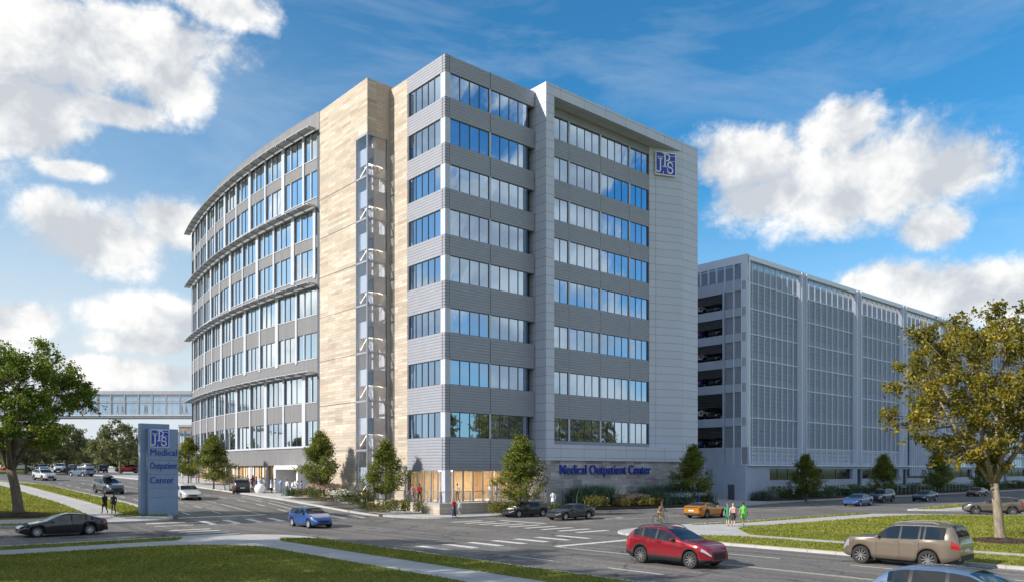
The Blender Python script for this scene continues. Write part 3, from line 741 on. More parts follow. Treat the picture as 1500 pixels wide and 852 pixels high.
# ground floor: timber fins, glazing and the entrance portal
mb = MB()
q = 8.2
while q < S_TOT-2:
    w = R.uniform(.25, .55); T, L = Tc(q, q+w); sub = MB(T); sub.box(0, L, -.55, -.35, 1.25, 4.68, R.choice((0, 0, 1, 2)))
    n = len(mb.v); mb.v += sub.v; mb.f += [[n+i for i in f] for f in sub.f]; mb.m += sub.m; mb.r += sub.r
    q += w+R.uniform(.02, .5)
mb.build('timber_screen', [M['wood'], M['woodlight'], M['innerwhite']], cv)
cring('inner_wall', -4.2, -4.0, .8, 4.7, M['woodlight'], cv)
cring('inner_floor', -6, .0, 1.0, 1.30, M['conc'], cv)
cring('ceiling_light', -2.4, -2.1, 4.60, 4.66, M['lamp'], cv, s0=8, s1=S_TOT-3)
for k in range(9):
    s0 = 8.0+k*4.8; T, L = Tc(s0, min(s0+4.8, S_TOT)); mb = MB(T); panes(mb, 0, L, 1.3, 4.68, 3, b=-.7, fr=.07, dep=.1, tilt=.004)
    mb.build('ground_glazing', [M['lobbyglass'], M['darkframe']], cv)
    T, L = Tc(s0-.25, s0+.25); mb = MB(T); mb.box(0.1, L-.1, -.6, -.2, 1.2, 4.7); mb.build('ground_column', M['column'], cv)
T, L = Tc(2.2, 7.6)
mb = MB(T); mb.box(0, L, -2, 1.4, 4.3, 4.74); mb.box(L-.35, L, -2, 1.4, .9, 4.3); mb.box(0, .3, -2, 1.4, .9, 4.3)
en = mb.build('entrance_portal', M['white'], cv)
mb = MB(T); mb.box(.3, L-.35, -1.9, -1.75, 3.5, 4.3, 1); panes(mb, .3, L-.35, 1.2, 3.5, 4, b=-1.7, fr=.08, tilt=.003); mb.build('entrance_door', [M['lobbyglass'], M['panelgrey']], en)
mb = MB(T); mb.box(.3, L-.35, -2.3, -2.2, 1, 4.3); mb.build('entrance_back', M['woodlight'], en)
# terrace, its stone retaining wall and railings
def zc(a, b): return 0
mb = MB(); mb.prism([(-2, -1.9), (12.6, -1.9), (12.6, .3), (.3, .3), (.3, 11.9), (-2, 11.9)], -.3, FFL-.08, 0)
ter = site(mb.build('terrace', [M['stone']])); tag(ter, 'raised stone faced terrace wrapping the glass street corner', 'terrace')
mb = MB(); mb.prism([(-2.06, -1.96), (12.6, -1.96), (12.6, .25), (.25, .25), (.25, 11.9), (-2.06, 11.9)], FFL-.08, FFL, 0); mb.build('coping', M['conc'], ter)
def railing(name, pts, z0, h, label, gap=1.6, wires=5, panel=None):
    root = link(name, None); tag(root, label, 'railing', 'railings round the raised areas'); site(root)
    pm = MB(); rm = MB(); wm = MB()
    for a, b in zip(pts[:-1], pts[1:]):
        a = Vector(a); b = Vector(b); n = max(1, int((b-a).length/gap))
        for i in range(n+1):
            p = a.lerp(b, i/n); z = z0(p) if callable(z0) else z0
            post = MB(); post.box(p.x-.03, p.x+.03, p.y-.03, p.y+.03, z, z+h); post.build('post', M['steel'], root)
        za = z0(a) if callable(z0) else z0; zb_ = z0(b) if callable(z0) else z0
        rm.tube((a.x, a.y, za+h), (b.x, b.y, zb_+h), .035, n=6)
        for k in range(wires): q = (k+1)/(wires+1)*h; wm.tube((a.x, a.y, za+q), (b.x, b.y, zb_+q), .014, n=4)
    rm.build('top_rail', M['steel'], root); wm.build('rail_wires', M['steel'], root)
    if panel: 
        mb = MB()
        for a, b in zip(pts[:-1], pts[1:]): mb.add([(a[0], a[1], z0+.1), (b[0], b[1], z0+.1), (b[0], b[1], z0+h-.1), (a[0], a[1], z0+h-.1)], [(0, 1, 2, 3)])
        mb.build('rail_panel', panel, root)
    return root
railing('terrace_railing', [(-1.85, 6.0), (-1.85, -1.75)], FFL, 1.05, 'steel railing on the sunlit left edge of the corner terrace')
railing('terrace_railing', [(-1.7, -1.78), (11.3, -1.78)], FFL, 1.05, 'steel railing on the shaded front edge of the corner terrace', wires=6)

# ------------------------------------------------------------------ parking garage
M['mesh'] = None
m, nt, ns, lk = newmat('perforated_screen'); out = ns.new('ShaderNodeOutputMaterial'); mx = ns.new('ShaderNodeMixShader'); lk.new(mx.outputs[0], out.inputs[0])
tr = ns.new('ShaderNodeBsdfTransparent'); pb = ns.new('ShaderNodeBsdfPrincipled'); pb.inputs['Base Color'].default_value = (.30, .36, .48, 1); pb.inputs['Roughness'].default_value = .5
mx.inputs[0].default_value = .78; lk.new(tr.outputs[0], mx.inputs[1]); lk.new(pb.outputs[0], mx.inputs[2]); M['mesh'] = m
m, nt, ns, lk = newmat('dense_screen'); out = ns.new('ShaderNodeOutputMaterial'); mx = ns.new('ShaderNodeMixShader'); lk.new(mx.outputs[0], out.inputs[0])
tr = ns.new('ShaderNodeBsdfTransparent'); pb = ns.new('ShaderNodeBsdfPrincipled'); pb.inputs['Base Color'].default_value = (.50, .56, .68, 1); pb.inputs['Roughness'].default_value = .5
mx.inputs[0].default_value = .85; lk.new(tr.outputs[0], mx.inputs[1]); lk.new(pb.outputs[0], mx.inputs[2]); M['mesh2'] = m
M['gconc'] = pmat('garage_concrete', (.42, .47, .58), .8, 0, .08, .5)
M['fin'] = pmat('white_fin', (.68, .73, .84), .4, 0, .03)
M['gdark'] = pmat('garage_back_wall', (.26, .28, .32), .9, 0, .2, .4)
gar = site(empty('parking_garage', (0, 0, 0), 0, 'long pale parking garage behind a screen of thin vertical fins', 'building'))
GV0, GV1, GU = 47.8, 176.0, -1.8
GT = 28.4+HC
GF = [29.1, 25.75, 22.4, 19.05, 15.7, 11.2, 7.25]; GB = 4.9
mb = MB()
for z in GF[:-1]: mb.box(GV0+.6, GV1, GU+1.2, 38, z-.35, z+.0)
mb.box(GV0+.6, GV1, GU+1.2, 38, 6.9, 7.25)
mb.build('parking_deck', M['gconc'], gar)
mb = MB(); mb.box(GV0+2, GV1-2, 37, 38, 5, GT-4); mb.box(GV0+9, GV1, 17.5, 18, 5, 28.7); mb.build('back_wall', M['gdark'], gar)
mb = MB()
for v in [GV0+1.2]+[62.7+17*k for k in range(7)]:
    for u in (GU+1.6, 8, 17): mb.box(v-.35, v+.35, u-.35, u+.35, 0, GT-3.5)
mb.build('garage_column', M['gconc'], gar)
mb = MB()
for k in range(6):
    z = GF[k+1] if k < 6 else 0
    mb.box(GV0+.9, GV1, GU+1.25, GU+1.4, GF[k], GF[k]+1.0)
mb.build('deck_parapet', M['gconc'], gar)
# street side screen
bays = [GV0, 62.6]+[62.6+17*k for k in range(1, 7)]+[GV1]
mb = MB(Tr(GU+.75))
zz = [7.25, 11.2, 15.7, 19.05, 22.4, 25.75, 29.1, GT-.6]
for a0, a1 in zip(bays[:-1], bays[1:]):
    for z0, z1 in zip(zz[:-1], zz[1:]):
        n = max(2, round((z1-z0)/.56)); h = (z1-z0)/n
        for i in range(n): mb.add([(a0+.7, 0, z0+i*h+.014), (a1-.7, 0, z0+i*h+.014), (a1-.7, 0, z0+(i+1)*h-.014), (a0+.7, 0, z0+(i+1)*h-.014)], [(0, 1, 2, 3)])
mb.build('screen_mesh', M['mesh'], gar)
mb = MB(Tr(GU+.72))
for a0, a1 in zip(bays[:-1], bays[1:]):
    for i in range(4): mb.add([(a0+.7, 0, GB+.15+i*.58), (a1-.7, 0, GB+.15+i*.58), (a1-.7, 0, GB+.68+i*.58), (a0+.7, 0, GB+.68+i*.58)], [(0, 1, 2, 3)])
mb.build('lower_screen', M['mesh2'], gar)
for a0, a1 in zip(bays[:-1], bays[1:]):
    mb = MB(Tr(GU+.75)); n = 9; 
    for i in range(1, n):
        a = a0+.6+(a1-a0-1.2)*i/n; mb.box(a-.04, a+.04, .02, .17, GB+.1, GT-.35)
    mb.build('screen_fins', M['fin'], gar)
    mb = MB(Tr(GU+.75))
    for z in zz[1:-1]+[GB+2.4]: mb.box(a0+.7, a1-.7, .0, .14, z-.06, z+.06)
    for z in zz[:-1]:
        pass
    mb.build('screen_rail', M['fin'], gar)
    mb = MB(Tr(GU+.75)); mb.box(a1-.75, a1-.62, -.1, .75, GB, GT-.2); mb.box(a1+.62, a1+.75, -.1, .75, GB, GT-.2); mb.box(a1-.62, a1+.62, -.1, .25, GB, GT-.2)
    for dx in (-.3, 0, .3): mb.box(a1+dx-.03, a1+dx+.03, .25, .6, GB, GT-.2)
    mb.build('screen_pier', M['fin'], gar)
mb = MB(Tr(GU+.75)); mb.box(GV0, GV1, -.2, .5, GT-.62, GT); mb.box(GV0, GV1, -.2, .6, GB-.12, GB+.1)
mb.box(GV0, GV0+.7, -.1, .75, GB, GT-.2); mb.build('screen_cornice', M['fin'], gar)
mb = MB(); mb.box(GV0-.05, GV0+.4, GU, 30, GT-1.1, GT-.003); mb.box(GV0-.12, GV0+.3, GU, GU+.75, GB, GT-1.1, 0)
mb.build('side_cornice', [M['fin'], M['gconc']], gar)
mb = MB(); mb.box(GV0+.5, GV1, GU+2.2, GU+2.35, 29.1, GT-.9); mb.box(GV0+1.8, GV0+1.95, GU+2.2, 30, 29.1, GT-.9); mb.build('roof_deck_wall', M['gdark'], gar)
# side facing the tower: open bays with slats, and a louvred strip
mb = MB(Tl(GV0))
for z in GF[:-1]: mb.box(GU+.2, 30, -.35, .12, z-1.15, z+.0, 0)
mb.box(GU, 30, -.35, .12, 5.0, 7.25, 0); mb.box(1.55, 1.9, -.3, .2, 0, GT-4.4, 0); mb.box(GU, 30, -.3, .0, 29.1, 29.5, 0)
mb.build('side_spandrel', [M['gconc']], gar)
mb = MB(Tl(GV0+.1))
for z0, z1 in zip(GF[::-1][:-1], GF[::-1][1:]):
    n = 8
    for i in range(n):
        z = z0+.1+(z1-1.2-z0)*(.45+.55*i/n); mb.box(2.0, 14, -.04, .0, z, z+.07, 0)
    n = 14
    for i in range(n):
        z = z0+.1+(z1-1.25-z0)*i/n; mb.box(GU+.75, 1.5, -.04, .05, z, z+.09, 1)
    mb.box(GU+.3, 1.6, -.12, -.09, z0, z1-1.15, 3)
mb.build('side_louvres', [M['rib_dark'], M['gconc'], M['rib_dark'], M['gdark']], gar)
mb = MB(Tl(GV0+.05))
for a in (-1.0, .2, 1.6, 2.9, 4.2, 5.5, 7, 8.4): mb.box(a-.05, a+.05, 0, .25, 29.5 if a > 1.7 else GB, GT-1.1)
mb.build('side_fins', M['fin'], gar)
mb = MB(Tl(GV0+.3)); mb.add([(GU+.5, 0, 29.5), (30, 0, 29.5), (30, 0, GT-1.1), (GU+.5, 0, GT-1.1)], [(0, 1, 2, 3)]); mb.build('side_mesh', M['mesh'], gar)
# ground storey: solid wall with long slots and tall glazed bays
mb = MB(); mb.box(GV0, GV1, GU+.9, GU+1.2, 0, GB-.12, 0)
gb = MB(Tr(GU+.55))
for k, (a0, a1) in enumerate(zip(bays[:-1], bays[1:])):
    pass
M['slot'] = glassmat('slot_glass', (.03, .032, .036), (.5, .55, .6), .06, .06)
def solid(a0, a1, z0, z1): gb.box(a0, a1, -.45, .1, z0, z1, 0)
cur = GV0
spans = []
for k, (a0, a1) in enumerate(zip(bays[:-1], bays[1:])):
    if k == 0: s0, s1, t0, t1 = a0+6.2, a1-.4, a1-.4, a1+1.2
    else: s0, s1, t0, t1 = a0+1.9, a1-1.4, a1+.2, a1+1.7
    spans.append((s0, s1, t0, t1))
gb.box(GV0, GV1, -.45, .1, 4.4, GB-.125, 0)
prev = GV0
for s0, s1, t0, t1 in spans:
    gb.box(prev, s0, -.45, .1, 0, 4.4, 0); gb.box(s0, s1, -.45, .1, 0, 2.85, 0); 
    if t0 > s1: gb.box(s1, t0, -.45, .1, 0, 4.4, 0)
    prev = min(t1, GV1)
gb.build('ground_wall', M['gconc'], gar)
for s0, s1, t0, t1 in spans:
    w = MB(Tr(GU+.55)); w.box(s0, s1, -.42, -.36, 2.85, 4.4, 0)
    n = 3
    for i in range(1, n): x = s0+(s1-s0)*i/n; w.box(x-.04, x+.04, -.36, -.3, 2.85, 4.4, 1)
    w.build('slot_window', [M['slot'], M['darkframe']], gar)
    w = MB(Tr(GU+.55)); panes(w, t0, min(t1, GV1-.1), .1, 4.4, 2, b=-.3, fr=.08)
    w.build('tall_window', [M['glass'], M['darkframe']], gar)
# wide plain panel with a raised outline of the emblem
a0 = vat(1335, GU); a1 = vat(1372, GU)
mb = MB(Tr(GU+.75)); mb.box(a0, a1, .32, .55, 3.2, 12.0, 0)
for i in range(12): x = a0+(a1-a0)*(i+.5)/12; mb.box(x-.05, x+.05, .55, .62, 3.2, 12.0, 0)
mb.build('plain_panel', M['gconc'], gar)
# doors beside the tower
mb = MB(Tl(GV0)); mb.box(GU+.2, 12, -.3, .10, 0, 5.0, 0); mb.box(.1, 1.1, .1, .13, .1, 2.3, 1); mb.build('side_base', [M['gconc'], M['darkframe']], gar)
mb = MB(); mb.box(37.2, GV0+.2, 4.5, 4.9, 0, 5.0, 0); mb.box(41.5, 42.6, 4.45, 4.5, .1, 2.4, 1); mb.build('link_wall', [M['gconc'], M['darkframe']], gar)

# ------------------------------------------------------------------ footbridge
brd = empty('footbridge', (0, 0, 0), 0, 'glazed grey footbridge crossing the street at third floor height', 'footbridge')
BY = 130.0; bx1 = (284-CXP)/F*BY-.0; bx0 = -120.0
def bz(py): return HC+(HY-py)*BY/F
zb0, zb1, zb2, zb3 = bz(611), bz(606.5), bz(577), bz(572)
mb = MB(); mb.box(bx0, bx1+3, BY, BY+4, zb0, zb1, 0); mb.box(bx0, bx1+3, BY-.15, BY+.1, zb1-.25, zb1, 1); mb.build('deck', [M['panelgrey'], M['column']], brd)
mb = MB(); mb.box(bx0, bx1+3, BY-.1, BY+4.1, zb2, zb3); mb.build('roof', M['panelgrey'], brd)
mb = MB(); x = bx1-.2; k = 0; zt = bz(587)
stops = [(284-q*20.3) for q in range(0, 27)]
for q in stops:
    X = (q-CXP)/F*BY
    mb.box(X-.13, X+.13, BY-.05, BY+.12, zb1, zb2)
    X2 = (q+5.5-CXP)/F*BY; mb.box(X2-.1, X2+.1, BY+3.8, BY+3.95, zb1, zb2)
mb.box(bx0, bx1, BY-.03, BY+.08, zt-.08, zt+.08); mb.box(bx0, bx1, BY+3.85, BY+3.93, zt-.08, zt+.08)
mb.build('bridge_frame', M['frame'], brd)
mb = MB(); 
for yy in (BY+.04, BY+3.9): mb.add([(bx0, yy, zb1), (bx1+2, yy, zb1), (bx1+2, yy, zb2), (bx0, yy, zb2)], [(0, 1, 2, 3)])
M['bridgeglass'] = clearglass('bridge_glass', (.62, .78, .92), .28)
mb.build('bridge_glazing', M['bridgeglass'], brd)

# ------------------------------------------------------------------ monument sign
gs = G(217, 757); vs, us = VU(gs.x, gs.y)
sg = empty('monument_sign', gs, TH, 'tall blue grey two slab street sign with emblem and three lines of lettering', 'sign')
Ys = gs.y; k_ = Ys/F
wS = 45*k_/ (CT-(-533/F)*ST) if True else 3
hh = (757-627)*k_; 
mb = MB(); mb.box(0, wS, -.0, .55, .12, hh); mb.build('front_slab', M['signgrey'], sg)
mb = MB(); mb.box(-.42, wS*.78, .55, 1.15, -.2, hh+.42); mb.build('back_slab', M['signgrey'], sg)
mb = MB(); mb.box(.15, wS-.15, .08, .5, -.5, .12); mb.build('plinth', M['panelgrey'], sg)
for q in (.22, .325, .48, .64): mb = MB(); mb.box(.003, wS-.003, -.004, .002, hh*q, hh*q+.02); mb.build('panel_joint', M['rib_dark'], sg)
emblem(sg, .16, .0, (757-654.5)*k_, 26.5*k_, .06)
for s_, yy, ww in (('Medical', 666, .95), ('Outpatient', 685.5, .97), ('Center', 707, .84)):
    put_text('sign_lettering', s_, .74, M['blue'], sg, .12, -.02, (757-yy)*k_-.02, (wS-.16)*ww, .03, 0.0)

# ------------------------------------------------------------------ street lamps, bollards
def lamp_post(px, py, h, label):
    g = G(px, py); r = empty('street_lamp', g, 0, label, 'street lamp', 'street lamps on the pavements')
    mb = MB(); mb.lathe([(.16, 0), (.16, .25), (.09, .4), (.06, .5), (.05, h-.5)], n=12); mb.build('lamp_pole', M['frame'], r)
    mb = MB(); mb.lathe([(.0, h+.12), (.16, h), (.22, h-.1), (.17, h-.45), (.08, h-.55), (0, h-.55)], n=12); mb.build('lamp_head', M['steel'], r)
lamp_post(593.5, 748, 4.3, 'slender grey street lamp at the edge of the corner terrace hedge')
lamp_post(329, 718, 6.0, 'tall thin grey street lamp between the trees of the curved wing')
for k, (px, py, rr, lb) in enumerate(((381, 723, .62, 'large white stone ball beside the people at the entrance'), (430.5, 729, .62, 'white stone ball half hidden by grasses at the planting bed'))):
    g = G(px, py); mb = MB(); mb.ell((0, 0, rr*.93), (rr, rr, rr), 24, 14); o = mb.build('stone_ball', M['white'], None, smooth=True); o.location = g
    tag(o, lb, 'bollard', 'stone balls by the entrance')
# ------------------------------------------------------------------ far buildings on the left
def far_building(name, label, px0, px1, pytop, Y, mat, wincols, rows, cols, hasbox=False):
    x0, x1 = (px0-CXP)/F*Y, (px1-CXP)/F*Y; zt = HC+(HY-pytop)*Y/F; b = 4.5
    r = empty(name, ((x0+x1)/2, Y, b), 0, label, 'building'); w = (x1-x0)/2; H = zt-b
    mb = MB(); mb.box(-w, w, 0, 14, -2, H); mb.build('wall', mat, r)
    mb = MB(); mb.box(-w-.1, w+.1, -.15, 14.1, H, H+.5); mb.build('roof', M['panelgrey'], r)
    for i in range(rows):
        for j in range(cols):
            mb = MB(lambda a, b_, z: (a, -b_, z)); cx = -w+2*w*(j+.5)/cols; cz = H*(i+.45)/rows+.3; ww = w/cols*.75; wh = H/rows*.32
            panes(mb, cx-ww, cx+ww, cz-wh, cz+wh, 2, b=.02, fr=.1); mb.build('window', [M['glass2'], M['frame']], r)
    return r
M['tan'] = brickmat('tan_brick_far', ((.50, .34, .19), (.42, .28, .16)), 1.2, .3, (.3, .22, .14), .02)
fb = far_building('clinic_building', 'tan brick block with a blue square emblem between the sign and the curved wing', 262, 300, 625, 165, M['tan'], None, 2, 4)
mb = MB(); mb.box(1.2, 3.4, -.3, -.05, 6.2, 8.3); mb.build('emblem_plate', M['bluelt'], fb)
far_building('office_block', 'pale low office block with blue windows beyond the tree left of the sign', 193, 240, 632, 230, M['innerwhite'], None, 3, 6)
# ------------------------------------------------------------------ trees and plants
M['bark'] = pmat('bark', (.16, .125, .095), .95, 0, .45, 3.0, .9, 14, sx=(4, 4, .7))
M['barkpale'] = pmat('bark_pale', (.26, .215, .165), .95, 0, .4, 3.0, .9, 14, sx=(4, 4, .7))
M['leafR'] = leafmat('leaf_olive_gold', [(0, (.05, .06, .010)), (.4, (.15, .145, .020)), (.75, (.31, .25, .035)), (1, (.50, .38, .06))], .4, .42)
M['leafL'] = leafmat('leaf_green', [(0, (.05, .09, .014)), (.5, (.12, .19, .024)), (.85, (.24, .28, .035)), (1, (.36, .34, .05))], .4, .42)
M['leafS'] = leafmat('leaf_street_tree', [(0, (.06, .09, .016)), (.5, (.15, .185, .03)), (1, (.30, .30, .055))], .35, .5)
M['leafB'] = leafmat('leaf_far_haze', [(0, (.11, .13, .07)), (.6, (.20, .22, .11)), (1, (.30, .30, .17))], .3, .6)  # paler leaves, distance haze put into their colour
def crown_tree(name, label, h, trunk_h, r_tr, crown, ncl, lpc, lsize, mat, bark, seed, lean=(0, 0), fork=5, clr=.75, group=None, spread=1.0, gap=.25, low=.0, tubes=7):
    """trunk that forks into limbs, branches to many leaf clumps spread through an uneven crown; crown=(rx,ry,rz,cz)"""
    q = random.Random(seed); rs = np.random.RandomState(seed)
    root = empty(name, (0, 0, 0), 0, label, 'tree', group)
    mb = MB(); rx, ry, rz, cz = crown; top = Vector((lean[0], lean[1], trunk_h))
    pts = [Vector((0, 0, -.3)), Vector((0, 0, .05)), Vector((lean[0]*.15, lean[1]*.15, .5)), Vector((lean[0]*.5, lean[1]*.5, trunk_h*.6)), top]
    mb.path(pts, [r_tr*1.6, r_tr*1.35, r_tr*1.05, r_tr*.92, r_tr*.85], 12)
    limbs = []
    for i in range(fork):
        a = 2*PI*(i+q.uniform(-.25, .25))/fork; out = q.uniform(.35, .62) if i else .05
        e = Vector((math.cos(a)*rx*out*spread, math.sin(a)*ry*out*spread, cz+rz*q.uniform(.1, .55)))
        if i == 0: e.z = cz+rz*.75
        m1 = top.lerp(e, .33)+Vector((math.cos(a)*.35, math.sin(a)*.35, .15*(e.z-top.z)*.2)); m2 = top.lerp(e, .68)+Vector((q.uniform(-.3, .3), q.uniform(-.3, .3), .1))
        P = [top-Vector((0, 0, .25)), m1, m2, e]; rr = [r_tr*.62, r_tr*.45, r_tr*.28, r_tr*.07]
        mb.path(P, rr, 8); 
        for t in range(10):
            k = t/10*3; j = int(k); limbs.append((P[j].lerp(P[j+1], k-j), rr[j]+(rr[j+1]-rr[j])*(k-j)))
    C = []; tries = 0
    lobes = [(Vector((q.gauss(0, 1), q.gauss(0, 1), q.gauss(0, .8))).normalized(), q.uniform(.72, 1.12)) for _ in range(16)]
    while len(C) < ncl and tries < ncl*60:
        tries += 1; d = Vector((q.gauss(0, 1), q.gauss(0, 1), q.gauss(0, 1))).normalized(); t = q.uniform(.25, 1)**.45
        s = max((l[0].dot(d)**4*l[1] for l in lobes if l[0].dot(d) > 0), default=.7); s = .70+.36*s
        p = Vector((d.x*rx, d.y*ry, d.z*rz))*t*s+Vector((lean[0]*.5, lean[1]*.5, cz))
        if p.z < trunk_h+low: continue
        if any((p-c).length < clr*gap*2.0 for c in C): continue
        C.append(p)
    L = []; RV = []
    for c in C:
        b, br = min(limbs, key=lambda l: (l[0]-c).length+max(0, l[0].z-c.z)*.8)
        r0 = min(br*.6, .035+.014*(b-c).length)
        m = b.lerp(c, .5)+Vector((q.uniform(-.25, .25), q.uniform(-.25, .25), -.08*(c-b).length))
        mb.path([b, m, c], [r0, r0*.6, .012], 5)
        for k in range(3):
            e = c+Vector((q.gauss(0, clr*.55), q.gauss(0, clr*.55), q.gauss(0, clr*.4))); mb.path([m.lerp(c, .4+.2*k), e], [r0*.35, .006], 4)
        n = int(lpc*q.uniform(.6, 1.3)); sub = rs.normal(0, clr*.5, (max(3, n//14), 3))*[1, 1, .7]
        pick = sub[rs.randint(0, len(sub), n)]+rs.normal(0, clr*.20, (n, 3))
        L.append(pick+np.array(c)); RV.append(np.clip(rs.uniform(0, 1, n)*.6+q.uniform(0, .4), 0, 1))
    mb.build('trunk', bark, root, smooth=True)
    leaves('crown', np.concatenate(L), lsize, mat, root, rnd=np.concatenate(RV))
    return root
# right foreground tree
g = G(1466, 797); t = crown_tree('maple_tree', 'big olive gold leafed tree with a pale forked trunk on the right lawn', 14.4, 3.5, .25, (6.3, 6.2, 4.9, 8.9), 235, 165, .20, M['leafR'], M['barkpale'], 5, (-.35, .1), 7, .62, spread=1.2, gap=.42, low=.9)
t.location = g+Vector((0, 0, .12))
# left foreground tree
g = G(29, 757); t = crown_tree('maple_tree', 'dark green spreading tree with a forked grey trunk behind the black sedan', 13.5, 3.6, .36, (4.9, 5.2, 4.6, 8.7), 170, 220, .20, M['leafL'], M['bark'], 12, (-.7, 0), 6, .64, spread=1.15, gap=.42, low=.2)
t.location = g+Vector((0, 0, .1))
def mulch(px, py, r, label):
    g = G(px, py); mb = MB(); prof = [(r*1.0, -.05), (r*.98, .16), (r*.8, .26), (r*.4, .36), (0.0, .42)]; mb.lathe(prof, n=28)
    me = mb
    for i, v in enumerate(me.v):
        a = math.atan2(v[1], v[0]); k = 1+.08*math.sin(3*a+r)+.05*math.sin(7*a); me.v[i] = (v[0]*k, v[1]*k, v[2]+R.uniform(-.02, .02))
    o = mb.build('mulch_ring', M['soil'], None, smooth=True); o.location = g; tag(o, label, 'mulch')
    P = NR.normal(0, r*.45, (1500, 3)); P[:, 2] = .42-.16*np.hypot(P[:, 0], P[:, 1])/r*1.2; P = P[np.hypot(P[:, 0], P[:, 1]) < r]
    leaves('wood_chips', P, .09, M['soil'], o)
mulch(1466, 797, 1.75, 'ring of red brown mulch round the pale trunk on the right lawn'); mulch(29, 757, 2.0, 'ring of dark mulch round the grey trunk behind the black sedan')
# conical street trees: three individual shapes, copied
def street_tree(seed, h=6.6, rad=2.25):
    q = random.Random(seed); rs = np.random.RandomState(seed)
    root = empty('street_tree', (0, 0, 0), 0, 'x', 'tree', 'young conical trees along the streets')
    mb = MB(); mb.path([(0, 0, -.3), (0, 0, .9), (.04, .02, h*.5), (0, 0, h*.9)], [.10, .075, .05, .012], 7)
    L = []; RV = []
    for i in range(175):
        t = q.uniform(0, 1)**.8; z = 1.15+(h-1.3)*t
        prof = math.sin(min(1, (t+.13)/.42)*PI/2)*(1-max(0, t-.28)/.74)**.75
        a = q.uniform(0, 2*PI); r = rad*prof*q.uniform(.35, 1.05)*(1+.12*math.sin(3*a+seed))
        c = Vector((r*math.cos(a), r*math.sin(a), z)); b = Vector((0, 0, max(.8, z-.55*r-.3)))
        mb.path([b, b.lerp(c, .5)+Vector((0, 0, -.06)), c], [.022, .014, .004], 4)
        n = int(75*q.uniform(.6, 1.3)); d = (c-b).normalized()
        L.append(np.array(c)+rs.normal(0, .17, (n, 3))+np.array(d)*rs.uniform(-.5, .15, (n, 1))); RV.append(np.clip(rs.uniform(0, 1, n)*.65+q.uniform(0, .35), 0, 1))
    mb.build('trunk', M['bark'], root, smooth=True)
    leaves('crown', np.concatenate(L), .17, M['leafS'], root, rnd=np.concatenate(RV), up=.6)
    return root
STP = [street_tree(3), street_tree(8), street_tree(21)]; used = [0, 0, 0]
TREES = [  # px base, py base, top py, label
 (276, 701, 640, 'conical street tree just right of the blue grey monument sign'),
 (313, 709, 637, 'conical street tree in front of the left end of the timber screened ground floor'),
 (469, 729, 632, 'yellow green conical street tree left of the glazed stair, beside the entrance'),
 (565, 743, 645, 'dense conical street tree in front of the stone wing and glazed stair'),
 (762, 745, 638, 'conical street tree on the corner in front of the shaded lobby'),
 (1015, 737, 652, 'dark conical street tree at the right end of the lettered stone wall'),
 (1181, 731, 665, 'dark conical street tree before the first bay of the parking garage'),
 (1295, 725, 665, 'dark conical street tree behind the blue and dark parked cars'),
 (1373, 722, 661, 'dark conical street tree before the plain panel of the garage'),
 (1441, 719, 672, 'dark conical street tree behind the big maple trunk at the garage')]
for k, (px, py, pt, lb) in enumerate(TREES):
    i = k % 3; o = STP[i] if not used[i] else copy_tree(STP[i]); used[i] = 1
    Yt = {469: 80.0, 565: 75.5, 762: 72.0, 1015: 89.5, 1181: 106, 1295: 119, 1373: 130, 1441: 140, 313: 93, 276: 104}[px]
    g = AT(px, Yt); b = g.z + (.95 if px in (469,) else .75 if px == 565 else .5)
    if px > 1000: b = .3
    if px == 762: b = .35
    hh = HC+(HY-pt)*Yt/F-b
    o.location = (g.x, g.y, b); s = hh/6.55; o.scale = (s*R.uniform(1.05, 1.2), s*R.uniform(1.05, 1.2), s); o.rotation_euler = (0, 0, R.uniform(0, 6)); o['label'] = lb
# background trees beyond the far lawn
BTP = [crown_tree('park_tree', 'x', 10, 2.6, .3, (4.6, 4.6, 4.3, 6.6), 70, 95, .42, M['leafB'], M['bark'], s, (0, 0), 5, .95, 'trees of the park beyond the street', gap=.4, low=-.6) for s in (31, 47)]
BT = [(-30, 150, 616, 'broad hazy park tree at the far left edge behind the maple'), (8, 165, 622, 'hazy park tree standing behind the left maple trunk'), (38, 142, 628, 'low hazy park tree seen right of the left maple trunk'), (66, 172, 634, 'small hazy park tree between the maple and the walkers'),
      (98, 146, 618, 'round hazy park tree under the left end of the footbridge'), (128, 176, 642, 'low hazy park tree left of the tallest park tree'), (152, 163, 636, 'small hazy park tree touching the left of the tallest one'),
      (176, 146, 611, 'tallest hazy park tree, under the footbridge left of the sign'), (203, 160, 640, 'hazy park tree just left of the monument sign'), (118, 190, 652, 'far low park tree below the footbridge'), (-70, 170, 612, 'tall hazy park tree outside the street bend'),
      (232, 190, 655, 'low park tree hidden behind the monument sign'), (50, 195, 640, 'distant park tree beyond the red car')]
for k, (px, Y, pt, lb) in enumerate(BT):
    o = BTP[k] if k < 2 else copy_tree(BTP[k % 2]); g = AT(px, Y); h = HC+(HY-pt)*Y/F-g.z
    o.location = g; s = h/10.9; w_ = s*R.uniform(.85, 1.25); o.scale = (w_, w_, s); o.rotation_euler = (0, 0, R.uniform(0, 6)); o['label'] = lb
P = []
for k in range(170):
    px = R.uniform(-140, 232); Y = R.uniform(215, 250); g = AT(px, Y); h = R.uniform(4.0, 9.5)*(1 if px < 150 else .8)
    c = np.array([g.x, g.y, g.z+h*.5]); n = 110; dd = NR.normal(size=(n, 3)); dd /= np.linalg.norm(dd, axis=1)[:, None]
    P.append(c+dd*[3.2, 3.2, h*.5]*NR.uniform(.55, 1, (n, 1)))
o = leaves('distant_woods', np.concatenate(P), 1.0, M['leafB'], None); tag(o, 'hazy band of distant woods closing the view beyond the park', 'woods', None, 'stuff')
